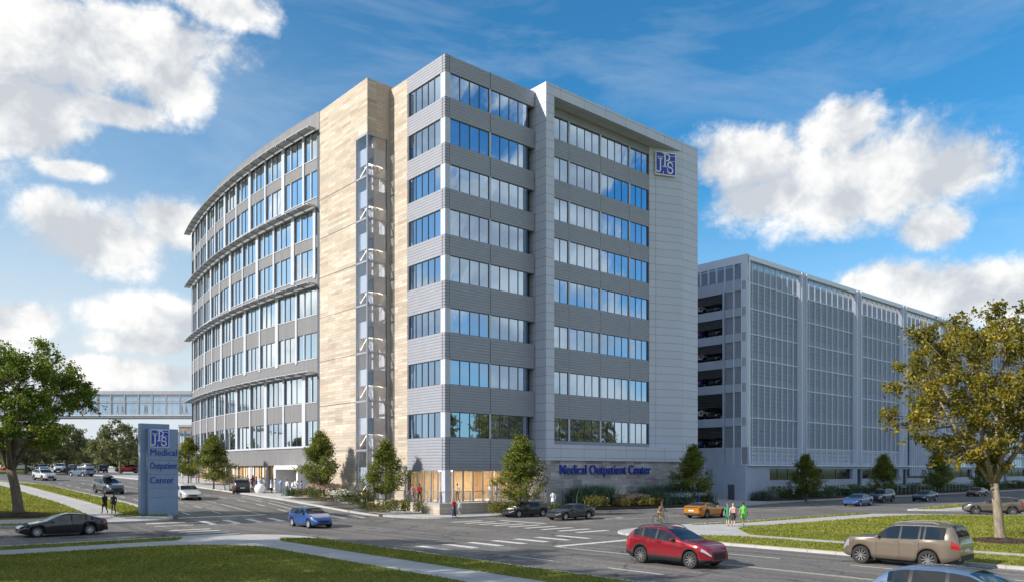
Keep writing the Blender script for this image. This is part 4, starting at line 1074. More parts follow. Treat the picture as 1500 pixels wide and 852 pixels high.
# trees out of frame: they shade the near lawn and are mirrored in the windows
OFF = [(-35, 32.5, 1.35), (-27.2, 26.5, 1.3), (-20.5, 18.5, 1.2), (-45, 38, 1.3), (-44, 26, 1.35), (-60, 47, 1.3), (-20, 9, 1.0)]
k = 0
for x, y, s in OFF:
    o = copy_tree(bpy.data.objects['maple_tree.001']); o.location = (x, y, .1); o.scale = (s, s, s); o.rotation_euler = (0, 0, k*1.3); k += 1
    o['label'] = 'green lawn tree outside the picture, standing on the near lawn'; o['group'] = 'trees outside the picture'
for x, y, s in ((74, 52, .95), (86, 66, 1.05), (100, 44, 1.1), (120, 60, 1.1), (95, 85, .8), (66, 36, .8), (140, 75, 1.2), (112, 25, 1.1)):
    o = copy_tree(bpy.data.objects['maple_tree']); o.location = (x, y, .1); o.scale = (s*1.15, s*1.15, s*1.45); o.rotation_euler = (0, 0, k*1.1); k += 1
    o['label'] = 'gold green tree standing out of the picture across the street'; o['group'] = 'trees outside the picture'
# ---- planting beds
M['bed'] = M['soil']
def plant(name, kind, loc, rad, h, label, mat, n=500, ls=.12, flower=None, nf=0, group='plants in the beds along the building'):
    """leaf mound (shrub) or upright blades (grass)"""
    if kind == 'shrub':
        k = max(5, int(rad*9)); cs = [(R.gauss(0, rad*.42), R.gauss(0, rad*.42)) for _ in range(k)]
        P = []
        for _ in range(n):
            c = R.choice(cs); a = R.uniform(0, 2*PI); b = R.uniform(0, 1); rr = rad*.42*math.sqrt(R.uniform(.3, 1)); z = h*math.sqrt(max(0.02, 1-(math.hypot(*c)/(rad*1.5))**2))
            P.append((c[0]+rr*math.cos(a), c[1]+rr*math.sin(a), z*R.uniform(.06, 1.0)**.7))
        o = leaves(name, P, ls, mat, None)
    else:
        mb = MB()
        for _ in range(int(n*1.5)):
            x, y = R.gauss(0, rad*.45), R.gauss(0, rad*.45); a = R.uniform(0, 2*PI); l = h*R.uniform(.45, 1.0); ln = R.uniform(.15, .75)*h; w = ls*.17
            dx, dy = math.cos(a), math.sin(a); p = [(x-dy*w, y+dx*w, 0), (x+dy*w, y-dx*w, 0), (x+dx*ln*.35+dy*w*.8, y+dy*ln*.35-dx*w*.8, l*.65), (x+dx*ln*.35-dy*w*.8, y+dy*ln*.35+dx*w*.8, l*.65), (x+dx*ln, y+dy*ln, l)]
            mb.add(p, [(0, 1, 2, 3), (3, 2, 4)], 0)
        o = mb.build(name, mat)
    o.location = loc; tag(o, label, name.replace('_', ' '), group)
    if flower:
        P = []
        for _ in range(nf):
            a = R.uniform(0, 2*PI); rr = rad*.95*math.sqrt(R.uniform(0, 1)); P.append((rr*math.cos(a), rr*math.sin(a), h*(.55+.5*R.uniform(.2, 1)*(1-.4*rr/rad))))
        f = leaves('blossom', P, ls*.95, flower, o)
    return o
M['shrubA'] = leafmat('shrub_green', [(0, (.03, .05, .012)), (.6, (.08, .11, .02)), (1, (.16, .17, .035))], .3)
M['shrubB'] = leafmat('shrub_bluegreen', [(0, (.035, .07, .05)), (.6, (.08, .14, .10)), (1, (.20, .28, .22))], .3)
M['shrubY'] = leafmat('shrub_yellowgreen', [(0, (.07, .08, .015)), (.6, (.15, .15, .03)), (1, (.26, .24, .05))], .3)
M['shrubO'] = leafmat('shrub_olive', [(0, (.07, .065, .02)), (.6, (.14, .12, .035)), (1, (.22, .19, .06))], .3)
M['flW'] = leafmat('blossom_white', [(0, (.6, .6, .6)), (1, (.85, .85, .82))], .2)
M['flP'] = leafmat('blossom_pink', [(0, (.55, .36, .33)), (1, (.8, .62, .56))], .2)
M['flB'] = leafmat('plume_pale_blue', [(0, (.35, .5, .55)), (1, (.6, .72, .76))], .2)
# beds: raised soil mounds
bedL = [(-8.05, 17.5), (-7.4, 7), (-6.6, .4), (-2.4, .6), (-2.4, 8.6), (-3.1, 17.5)]
def bedz(a, b): return max(TZ(b)+.14, .14)
slab('planting_bed', bedL, .14, M['soil'], .4, None); bpy.context.view_layer.update()
bed = bpy.data.objects['planting_bed']; tag(bed, 'long mulch planting bed between the stone wing and the left street', 'planting bed')
slab('planting_bed', roundp([(13.0, -2.1), (13.2, -4.9), (22, -6.6), (33, -7.2), (36, -5.5), (35.5, -2.2)], .8), .42, M['soil'], .5, None)
tag(bpy.data.objects['planting_bed.001'], 'mulch planting bed below the blue lettering on the stone wall', 'planting bed')
slab('planting_bed', roundp([(49, -1.3), (49, -4.2), (172, -4.4), (172, -1.3)], .5), .42, M['soil'], .5, None)
tag(bpy.data.objects['planting_bed.002'], 'very long mulch planting bed along the foot of the parking garage', 'planting bed')
def bp(v, u, dz=.16): return W(v, u)+Vector((0, 0, dz))
PL = [
 # left street bed, from the entrance down to the corner
 ('ornamental_grass', 'grass', -7.4, 16.4, .9, 1.1, 'grey green grass clump at the upper end of the left bed', 'shrubB', 260, .12, None, 0),
 ('shrub', 'shrub', -6.6, 14.6, 1.1, .95, 'olive shrub near the entrance end of the left bed', 'shrubO', 900, .13, None, 0),
 ('shrub', 'shrub', -6.6, 12.4, 1.2, .9, 'rounded green shrub under the yellow green conical tree', 'shrubA', 1000, .13, None, 0),
 ('flowering_shrub', 'shrub', -4.6, 13.6, 1.6, 1.5, 'pale pink flowering shrub behind the yellow green conical tree', 'shrubO', 900, .13, 'flP', 900),
 ('flowering_shrub', 'shrub', -4.3, 16.4, 1.4, 1.4, 'pale pink flowering shrub against the stone near the portal', 'shrubO', 700, .13, 'flP', 800),
 ('shrub', 'shrub', -6.8, 10.2, 1.0, .8, 'brown green shrub in the middle of the left bed', 'shrubO', 800, .12, None, 0),
 ('flowering_shrub', 'shrub', -6.2, 8.0, 1.4, 1.35, 'large white flowering shrub in the left bed', 'shrubA', 1200, .13, 'flW', 900),
 ('shrub', 'shrub', -4.8, 7.0, 1.4, 1.4, 'tall leafy shrub beside the white flowering one', 'shrubA', 1200, .14, None, 0),
 ('shrub', 'shrub', -6.5, 5.6, .75, .85, 'clipped round shrub right of the white flowering one', 'shrubA', 800, .1, None, 0),
 ('shrub', 'shrub', -6.3, 4.2, .75, .85, 'clipped round shrub left of the street lamp, upper one', 'shrubA', 800, .1, None, 0),
 ('shrub', 'shrub', -6.0, 2.8, .8, .85, 'clipped olive shrub below the dense conical tree', 'shrubO', 800, .1, None, 0),
 ('shrub', 'shrub', -5.2, 1.4, 1.0, 1.25, 'tall yellow green shrub left of the street lamp base', 'shrubY', 1100, .13, None, 0),
 ('shrub', 'shrub', -3.9, 1.2, .9, 1.3, 'tall yellow green shrub right of the street lamp base', 'shrubY', 1100, .13, None, 0),
 ('shrub', 'shrub', -2.9, .2, .7, 1.2, 'dark green shrub at the lower end of the left bed', 'shrubA', 800, .12, None, 0),
 # corner bed
 ('shrub', 'shrub', 2.6, -4.2, 1.1, 1.25, 'yellow green shrub in front of the terrace wall, left half of the pair', 'shrubY', 1400, .13, None, 0),
 ('shrub', 'shrub', 4.3, -4.3, 1.1, 1.2, 'yellow green shrub in front of the terrace wall, right half of the pair', 'shrubY', 1400, .13, None, 0),
 ('flowering_shrub', 'shrub', 7.4, -3.8, 1.4, .7, 'low pinkish flowering shrub behind the front black sedan', 'shrubO', 700, .12, 'flP', 350),
 ('shrub', 'shrub', 10.3, -3.9, 1.2, .8, 'low green shrub between the two black sedans and the wall', 'shrubA', 900, .12, None, 0),
 # bed below the lettering
 ('ornamental_grass', 'grass', 15.2, -3.0, 1.3, 2.0, 'tall dark grass clump at the left end of the lettered wall', 'shrubB', 420, .16, None, 0),
 ('ornamental_grass', 'grass', 17.4, -3.0, 1.2, 2.1, 'tall dark grass clump below the word Medical', 'shrubB', 420, .16, None, 0),
 ('ornamental_grass', 'grass', 18.8, -2.8, 1.0, 2.0, 'pale plumed grass clump below the lettering', 'shrubB', 300, .16, 'flB', 260),
 ('shrub', 'shrub', 15.4, -4.6, 1.4, 1.0, 'yellow green mound shrub behind the rear black sedan', 'shrubY', 1300, .13, None, 0),
 ('flowering_shrub', 'shrub', 20.2, -4.1, 1.3, 1.05, 'pink flowering mound left of the white ball', 'shrubO', 700, .13, 'flP', 1000),
 ('flowering_shrub', 'shrub', 22.4, -4.2, 1.3, 1.05, 'pink flowering mound right of the white ball', 'shrubO', 700, .13, 'flP', 1000),
 ('shrub', 'shrub', 19.0, -5.6, 1.0, .75, 'low olive mound at the kerb below the pink flowers', 'shrubO', 900, .12, None, 0),
 ('shrub', 'shrub', 21.2, -6.0, 1.1, .8, 'low yellow mound at the kerb below the pink flowers', 'shrubY', 900, .12, None, 0),
 ('shrub', 'shrub', 23.2, -6.0, 1.1, .8, 'low green brown mound at the kerb right of the yellow one', 'shrubO', 900, .12, None, 0),
 ('ornamental_grass', 'grass', 25.0, -4.9, 1.3, 1.4, 'blue green grass clump right of the pink flowers', 'shrubB', 420, .15, None, 0),
 ('ornamental_grass', 'grass', 26.4, -2.9, 1.5, 1.9, 'dark tall grass clump below the word Center', 'shrubB', 420, .16, None, 0),
 ('ornamental_grass', 'grass', 28.6, -2.9, 1.5, 1.9, 'dark tall grass clump right of the word Center', 'shrubB', 420, .16, None, 0),
 ('ornamental_grass', 'grass', 30.4, -2.7, 1.5, 2.1, 'pale plumed grass clump near the right end of the lettered wall', 'shrubB', 300, .16, 'flB', 500),
 ('flowering_shrub', 'shrub', 27.6, -5.6, 1.5, 1.1, 'blue green mound with small white flowers, left one', 'shrubB', 1100, .12, 'flB', 500),
 ('flowering_shrub', 'shrub', 30.2, -5.6, 1.6, 1.2, 'blue green mound with small white flowers, right one', 'shrubB', 1100, .12, 'flW', 500),
 ('shrub', 'shrub', 32.8, -5.0, 1.2, .9, 'dark green shrub at the foot of the dark conical tree', 'shrubA', 900, .12, None, 0),
 ('ornamental_grass', 'grass', 34.6, -4.2, 1.0, 1.3, 'blue green grass clump right of the dark conical tree', 'shrubB', 260, .14, None, 0),
 # far left bed at the curved wing
 ('shrub', 'shrub', -5.6, 36, 1.6, 1.2, 'leafy shrub behind the dark car by the timber screen', 'shrubO', 700, .16, None, 0),
 ('shrub', 'shrub', -5.2, 40, 1.7, 1.3, 'dark shrub between the two left conical trees', 'shrubA', 700, .16, None, 0),
 ('flowering_shrub', 'shrub', -5.0, 44, 1.6, 1.2, 'pale flowering shrub near the far left conical tree', 'shrubA', 600, .16, 'flP', 300),
]
for nm, kd, v, u, rad, h, lb, mt, n, ls, fl_, nf in PL:
    if v > 13 and u < -2: rad *= 1.25; h *= 1.2; n = int(n*1.5); nf = int(nf*1.4)
    dz = .45 if (v > 13 and u < -2) else (.45 if (u > 5) else .16)
    plant(nm, kd, bp(v, u, dz), rad, h, lb, M[mt], n, ls, M[fl_] if fl_ else None, nf)
# garage bed: repeating clumps
gl = 0
names = ['upright green grass clump', 'low dark shrub', 'white flowering mound', 'blue green grass clump', 'dark leafy shrub', 'pale plumed grass clump']
v = 50.0
while v < 165:
    kd = gl % 6; nm = ('ornamental_grass', 'shrub', 'flowering_shrub', 'ornamental_grass', 'shrub', 'ornamental_grass')[kd]
    knd = 'grass' if nm == 'ornamental_grass' else 'shrub'
    plant(nm, knd, bp(v, -3.0+R.uniform(-.5, .5), .45), R.uniform(1.4, 2.0), R.uniform(1.1, 1.7), names[kd]+' in the long bed at the foot of the garage',
          M['shrubB'] if kd in (0, 3, 5) else M['shrubA'], 330 if knd == 'grass' else 650, .17, M['flW'] if kd == 2 else (M['flB'] if kd == 5 else None), 350, 'clumps in the garage bed')
    v += R.uniform(2.0, 3.0); gl += 1
railing('ramp_railing', [(86, -5.0), (92, -5.0), (104, -5.0), (120, -5.0)], .5, 1.3, 'dark railing of the ramp in front of the garage planting', gap=1.5, wires=2)
# ------------------------------------------------------------------ cars
def carpaint(name, col, rough=.28, metal=.35):
    m, nt, ns, lk = newmat(name); out = ns.new('ShaderNodeOutputMaterial'); b = ns.new('ShaderNodeBsdfPrincipled'); lk.new(b.outputs[0], out.inputs[0])
    b.inputs['Base Color'].default_value = (*col, 1); b.inputs['Roughness'].default_value = rough; b.inputs['Metallic'].default_value = metal
    b.inputs['Coat Weight'].default_value = 1.0; b.inputs['Coat Roughness'].default_value = .03; return m
P_ = {}
for nm, col, mt in (('black', (.012, .012, .014), .2), ('blue', (.02, .09, .32), .3), ('red', (.26, .010, .022), .35), ('champagne', (.25, .205, .16), .6), ('silverblue', (.20, .29, .44), .6),
                    ('orange', (.62, .24, .015), .45), ('white', (.55, .55, .54), .1), ('darkblue', (.03, .05, .10), .4), ('slate', (.08, .10, .13), .4), ('brown', (.15, .125, .105), .5), ('rust', (.16, .045, .03), .4), ('steelblue', (.12, .17, .27), .4), ('brightred', (.45, .02, .02), .2), ('charcoal', (.035, .037, .042), .4)):
    P_[nm] = carpaint('car_paint_'+nm, col, .25, mt)
M['carglass'] = glassmat('car_glass', (.012, .014, .016), (.75, .82, .88), .02, .01)
M['tyre'] = pmat('tyre_rubber', (.022, .022, .022), .85, 0, .1)
M['rim'] = pmat('alloy_rim', (.55, .55, .56), .35, .35, 0)
M['rimdark'] = pmat('alloy_rim_dark', (.20, .20, .205), .35, .4, 0)
M['plastic'] = pmat('black_plastic', (.02, .02, .022), .6, 0, 0)
M['lens'] = glassmat('headlight_lens', (.35, .36, .38), (.9, .9, .95), .25, .05)
M['tail'] = pmat('tail_lamp', (.35, .008, .01), .2, 0, 0, coat=1.0)
M['chrome'] = pmat('chrome_trim', (.55, .55, .56), .15, .9, 0)
M['plate'] = pmat('number_plate', (.65, .65, .62), .5, 0, 0)
def cub(pts, x):
    xs = [p[0] for p in pts]; ys = [p[1] for p in pts]
    if x <= xs[0]: return ys[0]
    if x >= xs[-1]: return ys[-1]
    i = max(k for k in range(len(xs)-1) if xs[k] <= x)
    def sl(k):
        if k <= 0: return (ys[1]-ys[0])/(xs[1]-xs[0])
        if k >= len(xs)-1: return (ys[-1]-ys[-2])/(xs[-1]-xs[-2])
        a = (ys[k]-ys[k-1])/(xs[k]-xs[k-1]); b = (ys[k+1]-ys[k])/(xs[k+1]-xs[k])
        return 0 if a*b <= 0 else 2*a*b/(a+b)
    h = xs[i+1]-xs[i]; t = (x-xs[i])/h; m0, m1 = sl(i)*h, sl(i+1)*h
    return (2*t**3-3*t**2+1)*ys[i]+(t**3-2*t**2+t)*m0+(-2*t**3+3*t**2)*ys[i+1]+(t**3-t**2)*m1
SPEC = {
 'fastback': dict(L=4.98, W=1.96, r=.36, ax=(.93, 3.89), top=[(0, .56), (.1, .68), (.6, .82), (1.35, .95), (1.7, 1.10), (2.35, 1.36), (2.85, 1.435), (3.4, 1.40), (4.1, 1.22), (4.6, 1.08), (4.9, 1.02), (4.98, .80)],
   belt=[(0, .48), (.3, .64), (1.5, .84), (2.5, .89), (3.9, .95), (4.9, .86)], bot=[(0, .28), (.5, .16), (4.3, .16), (4.98, .34)], ws=(1.42, 2.35), rw=(3.5, 4.5), side=(1.68, 4.18), pill=(2.85, 3.68), spokes=10, rim='rim'),
 'sedan': dict(L=4.95, W=1.90, r=.35, ax=(.92, 3.86), top=[(0, .58), (.12, .70), (.6, .84), (1.45, .97), (1.75, 1.10), (2.35, 1.37), (2.9, 1.44), (3.4, 1.40), (3.9, 1.22), (4.3, 1.10), (4.8, 1.05), (4.93, .93), (4.95, .80)],
   belt=[(0, .50), (.3, .66), (1.5, .86), (2.5, .92), (4.2, .97), (4.9, .88)], bot=[(0, .32), (.5, .19), (4.3, .19), (4.95, .36)], ws=(1.5, 2.3), rw=(3.42, 4.25), side=(1.72, 4.12), pill=(2.78, 3.62), spokes=10, rim='rim'),
 'coupe': dict(L=4.78, W=1.92, r=.35, ax=(.95, 3.68), top=[(0, .60), (.1, .76), (.7, .90), (1.75, 1.0), (2.05, 1.10), (2.6, 1.32), (3.0, 1.37), (3.5, 1.32), (4.1, 1.14), (4.5, 1.09), (4.72, 1.06), (4.78, .85)],
   belt=[(0, .54), (.3, .74), (1.7, .90), (2.8, .93), (3.6, 1.02), (4.7, .96)], bot=[(0, .30), (.5, .18), (4.2, .18), (4.78, .34)], ws=(1.78, 2.55), rw=(3.5, 4.15), side=(2.05, 3.75), pill=(3.15,), spokes=10, rim='rimdark'),
 'suv': dict(L=4.58, W=1.88, r=.37, ax=(.88, 3.58), top=[(0, .70), (.08, .90), (.5, 1.04), (1.3, 1.15), (1.62, 1.30), (2.3, 1.62), (2.85, 1.69), (3.4, 1.67), (3.95, 1.57), (4.38, 1.27), (4.53, 1.10), (4.58, .85)],
   belt=[(0, .60), (.3, .86), (1.3, 1.05), (2.5, 1.11), (4.0, 1.23), (4.5, 1.0)], bot=[(0, .34), (.5, .24), (3.9, .24), (4.58, .42)], ws=(1.36, 2.25), rw=(3.98, 4.38), side=(1.66, 4.0), pill=(2.72, 3.48), spokes=10, rim='rimdark', clad=True),
 'bigsuv': dict(L=4.98, W=1.98, r=.40, ax=(.92, 3.78), top=[(0, .90), (.05, 1.10), (.4, 1.21), (1.45, 1.26), (1.6, 1.34), (2.12, 1.80), (2.5, 1.89), (3.6, 1.91), (4.62, 1.86), (4.84, 1.50), (4.94, 1.22), (4.98, .9)],
   belt=[(0, .74), (.3, 1.06), (1.5, 1.18), (2.5, 1.20), (4.6, 1.26), (4.9, 1.14)], bot=[(0, .38), (.5, .30), (4.3, .30), (4.98, .50)], ws=(1.48, 2.1), rw=(4.63, 4.88), side=(1.6, 4.45), pill=(2.62, 3.42, 3.62), spokes=10, rim='rimdark', rails=True),
 'hatch': dict(L=4.3, W=1.80, r=.33, ax=(.82, 3.42), top=[(0, .58), (.1, .74), (.6, .90), (1.1, 1.02), (1.4, 1.16), (2.0, 1.46), (2.6, 1.52), (3.3, 1.49), (3.8, 1.36), (4.1, 1.10), (4.27, .98), (4.3, .8)],
   belt=[(0, .5), (.3, .72), (1.2, .93), (2.5, .96), (3.9, 1.0), (4.25, .9)], bot=[(0, .30), (.5, .19), (3.7, .19), (4.3, .36)], ws=(1.12, 1.95), rw=(3.72, 4.12), side=(1.42, 3.8), pill=(2.4, 3.25), spokes=10, rim='rim'),
}
def wheel(parent, x, y, r, side, rim, ns_):
    w = .115
    mb = MB(); s = side
    prof = [(r*.66, -w), (r*.93, -w), (r, -w*.7), (r, w*.7), (r*.93, w), (r*.66, w), (r*.64, 0)]
    mb.lathe([(a, b) for a, b in prof]+[(r*.66, -w)], axis='y', n=32)
    t = mb.build('wheel', M['tyre'], parent, smooth=False); t.location = (x, y, r)
    mb = MB()
    mb.lathe([(r*.70, w*.96*s), (r*.66, w*1.0*s), (r*.62, w*.55*s), (r*.60, -w*.5*s)], axis='y', n=28)
    mb.lathe([(0, w*.62*s), (r*.13, w*.62*s), (r*.15, w*.3*s)], axis='y', n=14)
    for k in range(ns_):
        a = 2*PI*k/ns_; ca, sa = math.cos(a), math.sin(a)
        def q(rr, tt, yy): return (ca*rr-sa*tt, yy*s, sa*rr+ca*tt)
        r0, r1 = r*.10, r*.66; t0, t1 = r*.045, r*.065
        vs = [q(r0, -t0, w*.6), q(r0, t0, w*.6), q(r1, t1, w*.85), q(r1, -t1, w*.85), q(r0, -t0, w*.35), q(r0, t0, w*.35), q(r1, t1, w*.5), q(r1, -t1, w*.5)]
        mb.add(vs, [(0, 1, 2, 3), (7, 6, 5, 4), (0, 4, 5, 1), (1, 5, 6, 2), (2, 6, 7, 3), (3, 7, 4, 0)])
    rm = mb.build('rim', rim, t, smooth=False)
    mb = MB(); mb.lathe([(0, w*.05*s), (r*.62, w*.05*s)], axis='y', n=20); mb.build('brake_disc', M['plastic'], t)
def make_car(kind, paint, label, cat='car', group='cars on the streets', box=False, detail=True):
    S = SPEC[kind]; L, Wd, r = S['L'], S['W'], S['r']; h = L/2
    root = empty('parked_car' if False else 'car', (0, 0, 0), 0, label, cat, group)
    st = set(np.round(np.arange(0, L+.001, .09), 4)); st |= {L, S['ws'][0], S['ws'][1], S['rw'][0], S['rw'][1], S['side'][0], S['side'][1], .03, L-.03}
    for p in S['pill']: st |= {p-.045, p+.045}
    for a in S['ax']:
        for k in range(-6, 7): st.add(round(a+k*(r+.055)/6, 4))
    st = sorted(x for x in st if 0 <= x <= L); st = [x for i, x in enumerate(st) if i == 0 or x-st[i-1] > .012]
    def plan(s): 
        f = 1.0
        f *= 1-.34*max(0, 1-s/.75)**2.4; f *= 1-.22*max(0, 1-(L-s)/.7)**2.4
        return Wd/2*f
    rings = []; NP = 12
    for s in st:
        zt = cub(S['top'], s); zb = min(cub(S['belt'], s), zt-.035); z0 = cub(S['bot'], s); w = plan(s)
        arch = False
        for a in S['ax']:
            d = abs(s-a); Ra = r+.055
            if d < Ra:
                zz = r+math.sqrt(Ra*Ra-d*d)
                if zz > z0: z0 = min(zz, zb-.06); arch = True
        cab = zt-zb; zg1 = zb+cab*.83; tum = .40 if cab > .2 else .40*cab/.2
        wt = max(w*.45, w-cab*tum-.05); wg = w-.035
        fl = .018*max((1-abs(s-a)/(r+.45)) for a in S['ax']) if any(abs(s-a) < r+.45 for a in S['ax']) else 0
        P = [(0, z0), (w*.86, z0), (w*.955+fl, z0+.01), (w*.985+fl, z0+(zb-z0)*.25), (w*.98+fl, z0+(zb-z0)*.62), (w*.992+fl*.6, z0+(zb-z0)*.80), (w*.965, zb), (wg, zb+min(.025, cab*.3)), (wt+.045*(cab > .15), zg1), (wt-.02, zb+cab*.93), (wt*.72, zt-.012*min(1, cab*4)), (0, zt)]
        rings.append(P)
    X = [h-s for s in st]; nS = len(st)
    V = []; 
    for i in range(nS):
        for (y, z) in rings[i]: V.append((X[i], y, z))
        for (y, z) in rings[i][1:-1][::-1]: V.append((X[i], -y, z))
    NR_ = 2*NP-2
    def seg(j): return j if j < NP-1 else NR_-1-j      # segment index from underside up, mirrored
    faces = {}
    def put(key, f): faces.setdefault(key, []).append(f)
    pz = sorted(S['pill'])
    for i in range(nS-1):
        sm = (st[i]+st[i+1])/2; zt = cub(S['top'], sm); zb = cub(S['belt'], sm)
        for j in range(NR_):
            k = seg(j); left = j < NP-1; f = (i*NR_+j, i*NR_+(j+1) % NR_, (i+1)*NR_+(j+1) % NR_, (i+1)*NR_+j)[::-1]
            key = 'body'
            if k == 0: key = 'under'
            elif S.get('clad') and k in (1, 2) : key = 'cladding'
            elif k == 1: key = 'under'
            if k == 7 and S['side'][0] < sm < S['side'][1] and zt-zb > .13:
                if not any(abs(sm-p) < .046 for p in pz):
                    key = 'side_window|%d%s' % (sum(sm > p for p in pz), 'L' if left else 'R')
                else: key = 'pillar'
            if k in (9, 10) and S['ws'][0] < sm < S['ws'][1]: key = 'windshield'
            if k in (9, 10) and S['rw'][0] < sm < S['rw'][1]: key = 'rear_window'
            if k in ((4, 5) if kind == 'bigsuv' else (5,)) and sm < .40 and rings[i][3][0] > .3: key = 'headlight|'+('L' if left else 'R')
            if k in (4, 5) and sm > L-.32: key = 'taillight|'+('L' if left else 'R')
            put(key, f)
    put('front', tuple(range(NR_))); put('rear', tuple(range((nS-1)*NR_, nS*NR_))[::-1])
    def sub(name, keys, mats, parent, off=0.0, smooth=True):
        fs = []; ms = []
        for mi, ks in enumerate(keys):
            for k in ks: 
                for f in faces.get(k, []): fs.append(f); ms.append(mi)
        if not fs: return None
        ids = sorted({i for f in fs for i in f}); mp = {a: b for b, a in enumerate(ids)}
        vs = [V[i] for i in ids]
        if off: vs = [(x*(1+off*.4), y*(1+off), z) for x, y, z in vs]
        me = bpy.data.meshes.new(name); me.from_pydata(vs, [], [[mp[i] for i in f] for f in fs]); 
        for mt in mats: me.materials.append(mt)
        me.polygons.foreach_set('material_index', ms)
        if smooth: me.polygons.foreach_set('use_smooth', [len(f) < 6 for f in fs])
        at = me.attributes.new('rnd', 'FLOAT', 'FACE')
        return link(name, me, parent)
    b = sub('body', [['body', 'front', 'rear'], ['under'], ['cladding'], ['pillar']], [paint, M['plastic'], M['plastic'], M['plastic']], root)
    for key in sorted(faces):
        base = key.split('|')[0]
        if base in ('side_window', 'windshield', 'rear_window'): sub(base, [[key]], [M['carglass']], root)
        if base == 'headlight': sub('headlight', [[key]], [M['lens']], root)
        if base == 'taillight': sub('taillight', [[key]], [M['tail']], root)
    mb = MB(); w0 = plan(0); zf = cub(S['top'], 0)
    lo = .40 if kind != 'bigsuv' else .62
    mb.box(h-.03, h+.012, -w0*.62, w0*.62, lo, zf-.03, 0)
    mb.build('grille', [M['plastic'], M['chrome']], root)
    mb = MB(); mb.box(h-.3, h+.004, -w0*.9, w0*.9, cub(S['bot'], 0)+.005, lo-.06); mb.build('front_bumper', M['plastic'], root)
    mb = MB(); mb.box(-h-.02, -h+.02, -.26, .26, .62 if kind != 'bigsuv' else .78, .74 if kind != 'bigsuv' else .90); mb.build('number_plate', M['plate'], root)
    mb = MB(); wr = plan(L); mb.box(-h-.03, -h+.3, -wr*.96, wr*.96, cub(S['bot'], L)-.06, cub(S['bot'], L)+.14); mb.build('rear_bumper', M['plastic'] if kind != 'bigsuv' else M['plastic'], root)
    if kind == 'bigsuv' or kind == 'coupe':
        mb = MB(); mb.box(-h-.012, -h+.02, -wr*.95, wr*.95, .92 if kind == 'coupe' else 1.0, 1.0 if kind == 'coupe' else 1.10); mb.build('rear_trim', M['plastic'] if kind == 'coupe' else M['chrome'], root)
    mb = MB(); mb.box(-h+.35, h-.35, -Wd/2+.28, Wd/2-.28, .2, .62); mb.build('underbody', M['plastic'], root)
    for sgn in (1, -1):
        xm = h-S['side'][0]-.12; zm = cub(S['belt'], S['side'][0])+.10
        mb = MB(); mb.ell((xm, sgn*(Wd/2+.07), zm), (.07, .11, .075), 10, 8); mb.box(xm-.03, xm+.03, sgn*(Wd/2-.05), sgn*(Wd/2+.03), zm-.05, zm-.01); mb.build('side_mirror', paint, root, smooth=True)
        for x in S['ax']: wheel(root, h-x, sgn*(Wd/2-.125), r, sgn, M[S['rim']], S['spokes'])
        if detail:
            sm_ = MB(); hm = MB()
            seams = [S['side'][0]+.02]+[p for p in S['pill'][:2]]+([S['ax'][1]-r-.12] if kind != 'coupe' else [])
            if kind == 'coupe': seams = [S['side'][0]+.0, 3.2]
            for s in seams[:3]:
                i = min(range(nS), key=lambda q: abs(st[q]-s)); Pq = rings[i]
                for a_, b_ in zip(Pq[2:6], Pq[3:7]):
                    o_ = .004
                    vs = [(X[i]-.007, sgn*(a_[0]+o_), a_[1]), (X[i]+.007, sgn*(a_[0]+o_), a_[1]), (X[i]+.007, sgn*(b_[0]+o_), b_[1]), (X[i]-.007, sgn*(b_[0]+o_), b_[1])]
                    sm_.add(vs, [(0, 1, 2, 3)])
            for kk, s in enumerate((seams[1]-.16, (seams[2] if len(seams) > 2 else seams[1])-.16)[:2 if kind != 'coupe' else 1]):
                zb = cub(S['belt'], s); hm = MB(); hm.box(h-s-.09, h-s+.09, sgn*(Wd/2-.03), sgn*(Wd/2+.018), zb-.10, zb-.07); hm.build('door_handle', M['chrome'] if paint is not P_['red'] else paint, root)
            if sm_.v: sm_.build('door_seam', M['plastic'], root)
            # bright line under the windows / sill strip
            mb = MB(); q0, q1 = S['side'][0]+.25, S['side'][1]-.1; n = 14; P = []
            for k in range(n+1):
                s = q0+(q1-q0)*k/n; P.append((h-s, sgn*(plan(s)*.968+.004), min(cub(S['belt'], s), cub(S['top'], s)-.035)+.004))
            mb.path(P, [.009]*(n+1), 4); mb.build('window_trim', M['chrome'] if kind != 'suv' else M['plastic'], root)
    if S.get('rails') or kind == 'suv':
        for sgn in (1, -1):
            mb = MB(); P = []
            for k in range(9):
                s = 2.3+(L-3.15)*k/8 if kind == 'bigsuv' else 2.2+(1.75)*k/8; P.append((h-s, sgn*(Wd/2-.34), cub(S['top'], s)+(.055 if 0 < k < 8 else .0)))
            mb.path(P, [.02]*9, 5); mb.build('roof_rail', M['plastic'] if kind == 'suv' else M['steel'], root)
    if box:
        mb = MB(); mb.ell((-.25, 0, 1.80), (.95, .42, .17), 18, 8); mb.build('roof_box', M['plastic'], root, smooth=True)
    return root
DL = TH+PI/2; DR = TH
def place_car(o, px, py, head, dx=0.0, dy=0.0, uv=None, flat=False):
    g = G(px, py) if uv is None else W(*uv)
    o.location = g+Vector((dx, dy, .004)); 
    v, u = VU(g.x, g.y); 
    # pitch along the slope
    dirv = Vector((math.cos(head), math.sin(head))); uv1 = VU(g.x+dirv.x, g.y+dirv.y); uv0 = VU(g.x-dirv.x, g.y-dirv.y); pit = math.atan2(TZ(uv1[1])-TZ(uv0[1]), 2)
    o.rotation_euler = (0, -pit, head)
    return o
c1 = make_car('fastback', P_['black'], 'glossy black sedan with bright multi spoke wheels on the near left street'); place_car(c1, 0, 0, DR+PI, uv=(-32.1, -2.3))
c2 = make_car('suv', P_['red'], 'red compact suv with black wheel arches driving in the near lane'); place_car(c2, 0, 0, DL+PI, uv=(-14.9, -37.7))
